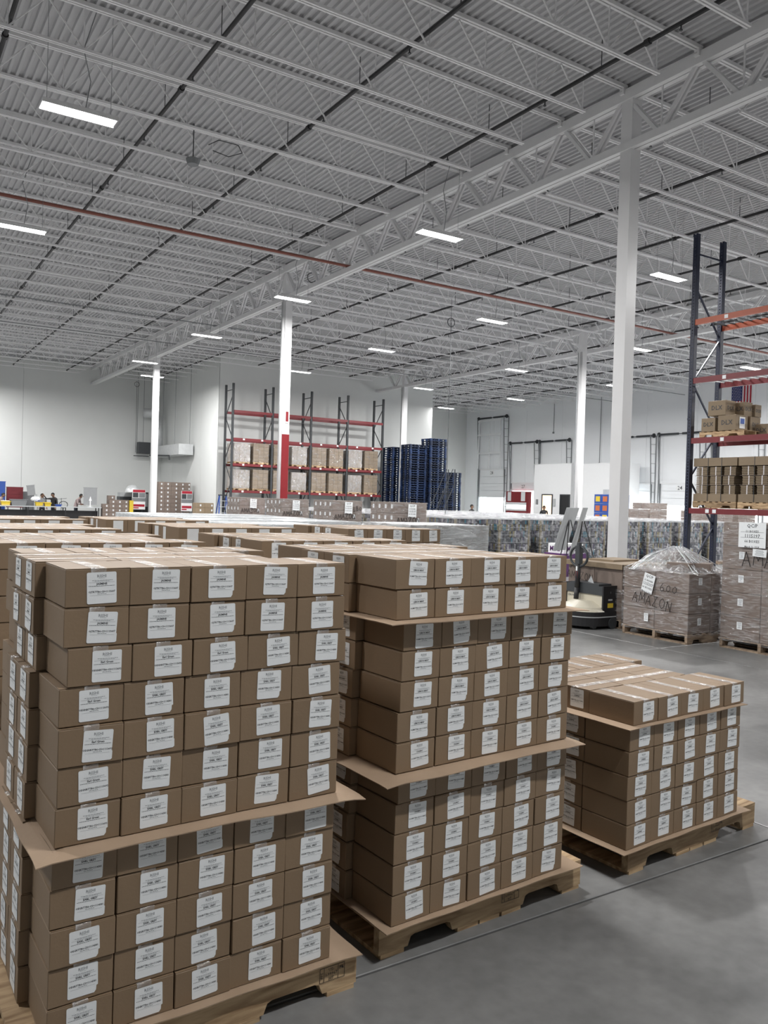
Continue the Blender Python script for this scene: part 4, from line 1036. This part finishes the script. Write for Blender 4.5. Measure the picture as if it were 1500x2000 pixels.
def stand(h=1.75, **ov):
    j = dict(pelvis=(0,0,.95), waist=(0,0,1.12), chest=(0,0,1.36), neck=(0,0,1.50), head=(0,-.02,1.62), crown=(0,-.01,1.70), sh_l=(-.19,0,1.42), sh_r=(.19,0,1.42), elbow_l=(-.25,.02,1.14), elbow_r=(.25,.02,1.14), hand_l=(-.25,-.10,.90), hand_r=(.25,-.10,.90),
             hip_l=(-.10,0,.90), hip_r=(.10,0,.90), knee_l=(-.11,-.02,.50), knee_r=(.11,-.02,.50), foot_l=(-.11,0,.08), foot_r=(.11,0,.08), toe_l=(-.12,-.14,.04), toe_r=(.12,-.14,.04)); j.update(ov)
    return {k: tuple(c*h/1.75 for c in v) for k, v in j.items()}
def sit(h=1.75, **ov):
    j = stand(h); dz = -.42
    for k in ('pelvis','waist','chest','neck','head','crown','sh_l','sh_r','elbow_l','elbow_r','hand_l','hand_r','hip_l','hip_r'): a = j[k]; j[k] = (a[0], a[1], a[2]+dz)
    j['knee_l'] = (-.14, -.42, .52); j['knee_r'] = (.14, -.42, .52); j['foot_l'] = (-.14, -.40, .08); j['foot_r'] = (.14, -.40, .08); j['toe_l'] = (-.14, -.54, .04); j['toe_r'] = (.14, -.54, .04)
    j['hand_l'] = (-.16, -.38, .98); j['hand_r'] = (.16, -.38, .98); j['elbow_l'] = (-.26, -.10, .80); j['elbow_r'] = (.26, -.10, .80); j.update(ov); return j
figure('person', 'person in a black top with one arm raised, behind the long table', (9.5, 50.9, 0), R(-55), stand(1.80, hand_l=(-.35, -.45, 1.66), elbow_l=(-.30, -.25, 1.40), head=(0,-.10,1.62), crown=(0,-.1,1.70)), BN, RD, 'black')
figure('person', 'person in a pinkish grey shirt bending over the long table', (10.75, 50.9, 0), R(60), stand(1.82, chest=(0,-.12,1.36), neck=(0,-.22,1.48), head=(0,-.30,1.58), crown=(0,-.30,1.67), sh_l=(-.18,-.14,1.40), sh_r=(.18,-.14,1.40), elbow_l=(-.24,-.2,1.14), elbow_r=(.24,-.2,1.14), hand_l=(-.16,-.42,1.1), hand_r=(.16,-.42,1.1)), BN, RD, 'shirt')
figure('person', 'smaller person with black hair seated left of the one raising an arm', (8.9, 51.1, 0), 0, stand(1.74), BN, RD, 'grey')
figure('person', 'person leaning over the table at the left edge of the photo', (6.55, 50.9, .0), R(50), stand(1.75, chest=(0,-.12,1.36), neck=(0,-.22,1.48), head=(0,-.30,1.58), crown=(0,-.30,1.67), hand_l=(-.2,-.5,1.05), hand_r=(.2,-.5,1.05), elbow_l=(-.26,-.25,1.15), elbow_r=(.26,-.25,1.15)), BN, RD, 'shirt')
figure('person', 'person in black beside the short blue pallet stack', (30.2, 37.7, 0), R(20), stand(1.85), BN, RD, 'black')
figure('person', 'person in black in front of the lit office doorway', (39.0, 40.9, 0), R(-30), stand(1.9), BN, RD, 'black')

# ------------------------------------------------------------------ work area at far left
tb = thing('work_table', 'long light grey work table along the left wall, loaded with bins', 'table', (8.9, 49.9, 0))
MB().box(-3.2, -.4, .98, 3.0, .4, 1.03).build('tabletop', M['lgrey'], tb)
for x in (-3.0, -1.0, 1.0, 2.85):
    for y in (-.35, .35): MB().bar((x, y, 0), (x, y, .98), .05, .05).build('leg', M['black'], tb)
MB().box(-3.1, .1, .25, 2.9, .36, .8).build('lower_shelf', M['black'], tb)
def tub(x, y, z, sx, sy, sz, mt, name, label, cat, fill=None):
    t = thing(name, label, cat, (x, y, z))
    b = MB(); q = .82; vs = [(-sx/2*q,-sy/2*q,0),(sx/2*q,-sy/2*q,0),(sx/2*q,sy/2*q,0),(-sx/2*q,sy/2*q,0),(-sx/2,-sy/2,sz),(sx/2,-sy/2,sz),(sx/2,sy/2,sz),(-sx/2,sy/2,sz)]
    b.add(vs, [(0,3,2,1),(0,1,5,4),(1,2,6,5),(2,3,7,6),(3,0,4,7)]); i_ = .02
    b.add([(a*(1-.06), c*(1-.06), d+(.02 if d == 0 else 0)) for a, c, d in vs], [(0,1,2,3),(4,5,1,0),(5,6,2,1),(6,7,3,2),(7,4,0,3)]); b.build('tub', M[mt], t)
    b = MB(); b.box(-sx/2-.02,-sy/2-.02,sz-.03,sx/2+.02,-sy/2+.01,sz); b.box(-sx/2-.02,sy/2-.01,sz-.03,sx/2+.02,sy/2+.02,sz); b.box(-sx/2-.02,-sy/2,sz-.03,-sx/2+.01,sy/2,sz); b.box(sx/2-.01,-sy/2,sz-.03,sx/2+.02,sy/2,sz); b.build('rim', M[mt], t)
    if fill: MB().box(-sx/2*.85, -sy/2*.85, .03, sx/2*.85, sy/2*.85, sz*1.15).build('contents', M[fill], t)
tub(7.42, 49.8, 1.03, .85, .5, .36, 'grey', 'tote_bin', 'large grey tote bin on the long work table', 'bin')
tub(6.75, 49.8, 1.03, .5, .4, .24, 'yellow', 'parts_bin', 'yellow bin on the table, left of the grey tote', 'bin', 'white')
tub(6.25, 49.8, 1.03, .35, .4, .22, 'yellow', 'parts_bin', 'yellow bin at the left edge of the photo', 'bin', 'white')
tub(8.5, 49.75, 1.03, .4, .4, .24, 'yellow', 'parts_bin', 'yellow bin on the table under the white bag', 'bin', 'blue')
tub(8.95, 49.75, 1.03, .35, .4, .2, 'yellow', 'parts_bin', 'yellow bin on the table in front of the people', 'bin', 'yellow')
tub(9.55, 49.8, 1.03, .32, .3, .12, 'blue', 'parts_bin', 'small blue bin on the table before the black-clad person', 'bin')
bg = thing('white_bag', 'crumpled white bag lying on the yellow bins', 'bag', (8.35, 49.95, 1.34))
bm = bmesh.new(); bmesh.ops.create_icosphere(bm, subdivisions=3, radius=.22)
for v in bm.verts: v.co = Vector((v.co.x*1.2, v.co.y*.8, max(-.08, v.co.z*.7))) * random.uniform(.92, 1.08)
me = bpy.data.meshes.new('bag_body'); bm.to_mesh(me); bm.free(); me.materials.append(M['white']); link('bag_body', me, bg, (0, 0, .08))
def panel_thing(name, x, y, z0, sx, sz, mt, label, cat, foot=True, th=.06, lean=0):
    t = thing(name, label, cat, (x, y, 0))
    MB().box(-sx/2, -th/2, z0, sx/2, th/2, z0+sz).build('panel', M[mt], t, rot=(0, lean, 0))
    MB().box(-sx/2-.02, -th/2-.01, z0+sz, sx/2+.02, th/2+.01, z0+sz+.03).build('top_edge', M[mt], t, rot=(0, lean, 0))
    if foot:
        b = MB()
        for s in (-1, 1): b.bar((s*sx*.4, 0, 0), (s*sx*.4, 0, z0+.1), .04, .04); b.bar((s*sx*.4, -.25, .02), (s*sx*.4, .25, .02), .05, .04)
        b.build('stand', M['dark'], t)
    return t
panel_thing('blue_cart', 6.4, 51.6, .3, 1.1, 2.05, 'blue', 'tall blue cart or panel standing at the far left edge', 'cart', th=.5)
mr_ = panel_thing('maroon_cabinet', 7.45, 51.4, .9, .85, 1.15, 'maroon', 'maroon slatted cabinet behind the grey tote bin', 'cabinet', th=.3)
b = MB(); [b.box(-.43, -.165, 1.0+.22*k, .43, -.15, 1.16+.22*k) for k in range(5)]; b.build('slat', M['maroon'], mr_)
panel_thing('grey_screen', 8.25, 51.8, .7, .65, 1.1, 'grey', 'grey board standing right of the maroon cabinet', 'board')
sb = panel_thing('sign_board', 8.5, 50.8, 1.65, .42, .55, 'grey2', 'small light grey sign on a stand above the bins', 'sign', foot=False, lean=R(-8))
MB().bar((-.1, 0, 0), (0, 0, 1.7), .05, .03).bar((.12, 0, 0), (.05, 0, 1.7), .05, .03).build('stand', M['lgrey'], sb)
ps = panel_thing('monitor', 11.35, 49.95, 1.15, .75, 1.0, 'grey2', 'back of a large grey display at the right end of table', 'monitor', foot=False, th=.05)
MB().box(-.03, -.04, 1.03, .03, -.03, 1.62).box(-.15, -.12, 1.03, .15, .12, 1.05).add([(-.09,-.045,1.4),(.09,-.045,1.4),(0,-.045,1.66)], [(0,1,2)]).build('stand', M['white'], ps)
ch = thing('office_chair', 'black mesh office chair behind the long table', 'chair', (10.05, 50.7, 0))
b = MB(); b.box(-.24, -.22, .62, .24, .22, .70); b.build('seat', M['black'], ch)
b = MB(); pts = [(.24*math.cos(a/12*2*PI), .24, 1.12+.2*math.sin(a/12*2*PI)) for a in range(13)]; b.tube(pts, .02, 6); [b.bar((-.22+.09*k, .24, .95), (-.22+.09*k, .24, 1.28), .006, .006) for k in range(6)]; b.build('backrest', M['black'], ch)
b = MB(); b.cyl((0,0,.1), (0,0,.62), .03, 8); [b.bar((0,0,.1), (.3*math.cos(a*1.257), .3*math.sin(a*1.257), .05), .04, .03) for a in range(5)]; b.build('base', M['black'], ch)
tri = thing('light_stand', 'thin tripod stand with cross bar behind the chair', 'stand', (10.0, 51.3, 0))
MB().bar((0,0,0), (0,0,1.5), .025, .025).bar((-.28,0,1.42), (.3,0,1.5), .02, .02).bar((0,0,.5), (.3,.1,0), .02, .02).bar((0,0,.5), (-.3,.1,0), .02, .02).build('rods', M['dark'], tri)
def pile(x, y, nx, nz, sx, sy, sz, mt, label, stick=True, z0=0):
    k = 0; me = carton_mesh(sx, sy, sz, M[mt])
    for l in range(nz):
        for i in range(nx):
            if l == nz-1 and nx > 1 and i == 0 and nz > 3 and stick: continue
            o = link('shelf_carton', me, None, (x+i*sx, y, z0+l*sz)); tag(o, label+', %s layer up, %s from left' % (ow(l+1), ow(i+1)), 'box', label)
            if stick: link('sticker', STK, o, (.05, -sy/2-.003, sz*.5))
pile(12.15, 49.7, 4, 6, .38, .4, .25, 'carton2', 'brown carton right of the work table')
pile(12.6, 50.2, 1, 7, .4, .4, .25, 'carton2', 'brown carton in the single column pile')
yb = panel_thing('yellow_panel', 13.62, 49.5, .3, .22, 1.15, 'yellow', 'narrow yellow panel between brown cartons and black equipment', 'panel', foot=True, th=.2)
cab = thing('black_cabinet', 'black equipment cabinets behind the red and white poster', 'cabinet', (14.2, 51.2, 0))
MB().box(-.9, -.35, 0, .0, .35, 1.7).build('low_cabinet', M['dark'], cab); MB().box(.05, -.35, 0, .85, .35, 2.0).build('tall_cabinet', M['black'], cab)
MB().box(-.88, -.3, 1.7, -.1, .3, 1.95).build('grey_box', M['lgrey'], cab); MB().box(.1, -.37, 1.1, .8, -.35, 1.9).build('front_panel', M['grey'], cab)
dm = thing('dome_mirror', 'shiny silver dome above the red and white poster', 'dome', (13.9, 50.3, 1.98))
bm = bmesh.new(); bmesh.ops.create_uvsphere(bm, u_segments=20, v_segments=12, radius=.45)
bmesh.ops.delete(bm, geom=[v for v in bm.verts if v.co.z < -.01], context='VERTS')
me = bpy.data.meshes.new('dome'); bm.to_mesh(me); bm.free(); me.materials.append(M['metal']); me.polygons.foreach_set('use_smooth', [True]*len(me.polygons)); link('dome', me, dm)
MB().cyl((0,0,-1.98), (0,0,0), .04, 8).build('post', M['grey'], dm)
def poster(x, y, z0, w_, h, label):
    t = thing('poster', label, 'poster', (x, y, 0))
    b = MB(); b.box(-w_/2, -.02, z0, w_/2, .02, z0+h, 0)
    def st(a, c, mi, x0=-.5, x1=.5): b.box(x0*w_, -.026, z0+h*a, x1*w_, -.02, z0+h*c, mi)
    st(.86, .99, 1, -.47, .47); st(.60, .84, 2, -.47, -.05); st(.60, .84, 3, .0, .47); st(.40, .58, 3, -.5, .5); st(.14, .26, 1, -.45, .45); st(.05, .11, 1, -.45, .0)
    b.build('board', [M['white'], M['flagred'], M['dark'], M['grey']], t)
    MB().bar((-w_*.3, .1, 0), (-w_*.3, .03, z0+h*.8), .03, .03).bar((w_*.3, .1, 0), (w_*.3, .03, z0+h*.8), .03, .03).build('legs', M['dark'], t)
poster(14.1, 49.6, .95, .78, 1.2, 'red and white product poster on a stand, left of slim column')
poster(16.25, 47.2, .95, .66, 1.2, 'red and white poster in front of the tall grey carton stack')
def pile2(x, y, nx, nz, sx, sy, sz, mt, label): 
    me = carton_mesh(sx, sy, sz, M[mt])
    for l in range(nz):
        for i in range(nx):
            o = link('stock_carton', me, None, (x+i*sx+sx/2, y, .15+l*sz)); tag(o, label+', %s layer up, %s from left' % (ow(l+1), ow(i+1)), 'box', label)
            if i < nx//2: link('sticker', STK, o, (0, -sy/2-.003, sz*.5))
            else: link('sticker', STK, o, (sx*.3, -sy/2-.003, sz*.5))
link('pallet', SP, thing('stock_pallet', 'pallet under the tall stack of grey brown cartons', 'pallet', (15.7, 48.3, 0)))
pile2(14.75, 48.3, 5, 10, .39, .8, .25, 'carton2', 'carton in tall label-dotted stack near the corner')
link('pallet', SP, thing('stock_pallet', 'pallet under the low carton pile left of the ladder', 'pallet', (15.95, 43.6, 0)))
pile2(15.45, 43.6, 2, 5, .5, .6, .27, 'carton', 'carton in low pile left of blue ladder')
sl = thing('step_ladder', 'blue step ladder standing in front of the white wall', 'ladder', (16.95, 43.25, 0))
b = MB()
for s in (-1, 1): b.bar((s*.34, -.35, 0), (s*.19, 0, 1.95), .06, .04); b.bar((s*.34, .45, 0), (s*.19, .05, 1.95), .05, .03)
b.build('rails', M['blue'], sl)
for k in range(5): z = .32+.33*k; q = 1-z/1.95; MB().box(-.19-.15*q, -.35*q-.06, z-.015, .19+.15*q, -.35*q+.06, z+.015).build('step', M['lgrey'], sl)
MB().box(-.22, -.1, 1.93, .22, .14, 1.99).build('top_cap', M['dark'], sl)

# ------------------------------------------------------------------ electric pallet truck
pt = thing('pallet_truck', 'cream and black electric pallet truck in front of brown pallet', 'pallet truck', (9.72, 9.22, 0), 0)
def halfdisc(x0, rx, ry, z0, z1, n=18, q=1.0, x1=.28):
    pts = [(x0-rx*math.cos(a), ry*math.sin(a)) for a in [(-PI/2)+PI*k/n for k in range(n+1)]] + [(x1, ry), (x1, -ry)]
    top = [((x+.0)*q if x < x0 else x, y*q) for x, y in pts]; m_ = len(pts)
    vs = [(x, y, z0) for x, y in pts] + [(x, y, z1) for x, y in top]
    return vs, [tuple(range(m_-1, -1, -1)), tuple(range(m_, 2*m_))] + [(i, (i+1) % m_, m_+(i+1) % m_, m_+i) for i in range(m_)]
MB().add(*halfdisc(-.05, .36, .42, .05, .27)).build('skirt', M['black'], pt)
MB().add(*halfdisc(-.05, .366, .426, .185, .20)).build('skirt_stripe', M['lgrey'], pt)
MB().add(*halfdisc(-.05, .355, .415, .271, .33, q=.86, x1=.02)).add(*halfdisc(-.05, .30, .355, .33, .42, q=.45, x1=.02)).build('hood', M['cream'], pt, smooth=False)
MB().box(.02, -.37, .27, .26, .39, .52).build('front_cover', M['cream'], pt)
MB().box(.0, -.37, .52, .28, .39, .66).box(.0, -.30, .66, .28, .30, .69).build('battery_cover', M['dark'], pt)
b = MB(); b.box(.0, -.40, .10, .32, -.371, .67, 0); b.text('1', .05, face_my(.16, -.403, .55), 1); b.box(.10, -.404, .33, .22, -.401, .40, 2); b.box(.11, -.404, .44, .20, -.401, .465, 1); b.build('side_panel', [M['black'], M['lgrey'], M['yellow']], pt)
b = MB(); b.box(.0, .391, .10, .32, .42, .67); b.build('side_panel', M['black'], pt)
MB().text('CROWN', .05, face_mx(.016, .27, .45), 0, .01).build('logo', M['ink'], pt)
MB().tube([(-.02, .12, .29), (-.06, .12, .38), (-.04, .12, .60), (-.02, .12, 1.0)], .04, 10).build('tiller_arm', M['black'], pt, smooth=True)
b = MB(); b.box(-.065, .10, .68, -.058, .14, .86, 0); b.box(-.066, .105, .87, -.06, .135, .94, 1); b.build('arm_sticker', [M['redpaint'], M['paper']], pt)
b = MB(); ring = [(-.02, .12+.185*math.sin(a/10*PI), 1.10-.16*math.cos(a/10*PI)) for a in range(21)]; b.tube(ring, .02, 8); b.box(-.06, .075, .98, .02, .165, 1.27); b.box(-.05, .095, 1.24, .01, .145, 1.32); b.build('handle', M['dark'], pt)
for y in (-.30, .30): MB().cyl((-.1, y-.03, .055), (-.1, y+.03, .055), .055, 14).build('castor_wheel', M['grey'], pt)
MB().cyl((-.15, -.04, .07), (-.15, .04, .07), .07, 14).build('drive_wheel', M['dark'], pt); MB().cyl((.2, -.43, .09), (.2, -.39, .09), .09, 16).build('side_wheel', M['dark'], pt)
for y in (-.26, .10): MB().box(.3, y, .045, 1.4, y+.16, .085).build('fork', M['dark'], pt)
b = MB(); b.add([(.05, -.15, .69), (.2, .12, .69), (.12, -.02, .80)], [(0,1,2),(2,1,0)]); b.build('paper', M['paper'], pt)

# ------------------------------------------------------------------ easels with boards
def easel(x, y, rz, label, lean):
    t = thing('easel', label, 'easel', (x, y, 0), rz)
    for p in ((-.32, -.22, 0), (.32, -.22, 0), (0, .48, 0)): MB().bar(p, (p[0]*.05, p[1]*.05, 1.62), .018, .014).build('leg', M['black'], t)
    MB().bar((-.2, -.15, .80), (.2, -.15, .80), .03, .02).build('ledge', M['black'], t)
    b = MB(); b.box(-.32, -.010, 0, .32, .0, .93); b.build('blank_board', M['lgrey'], t, (0, -.20, .98), (R(lean), 0, 0))
easel(12.24, 12.08, R(202), 'black easel with blank grey board, left one of the pair', -17)
easel(11.45, 10.95, R(216), 'black easel with blank grey board, right one of the pair', -15)
print('individual cartons', NBOX[0], 'objects', len(bpy.data.objects))
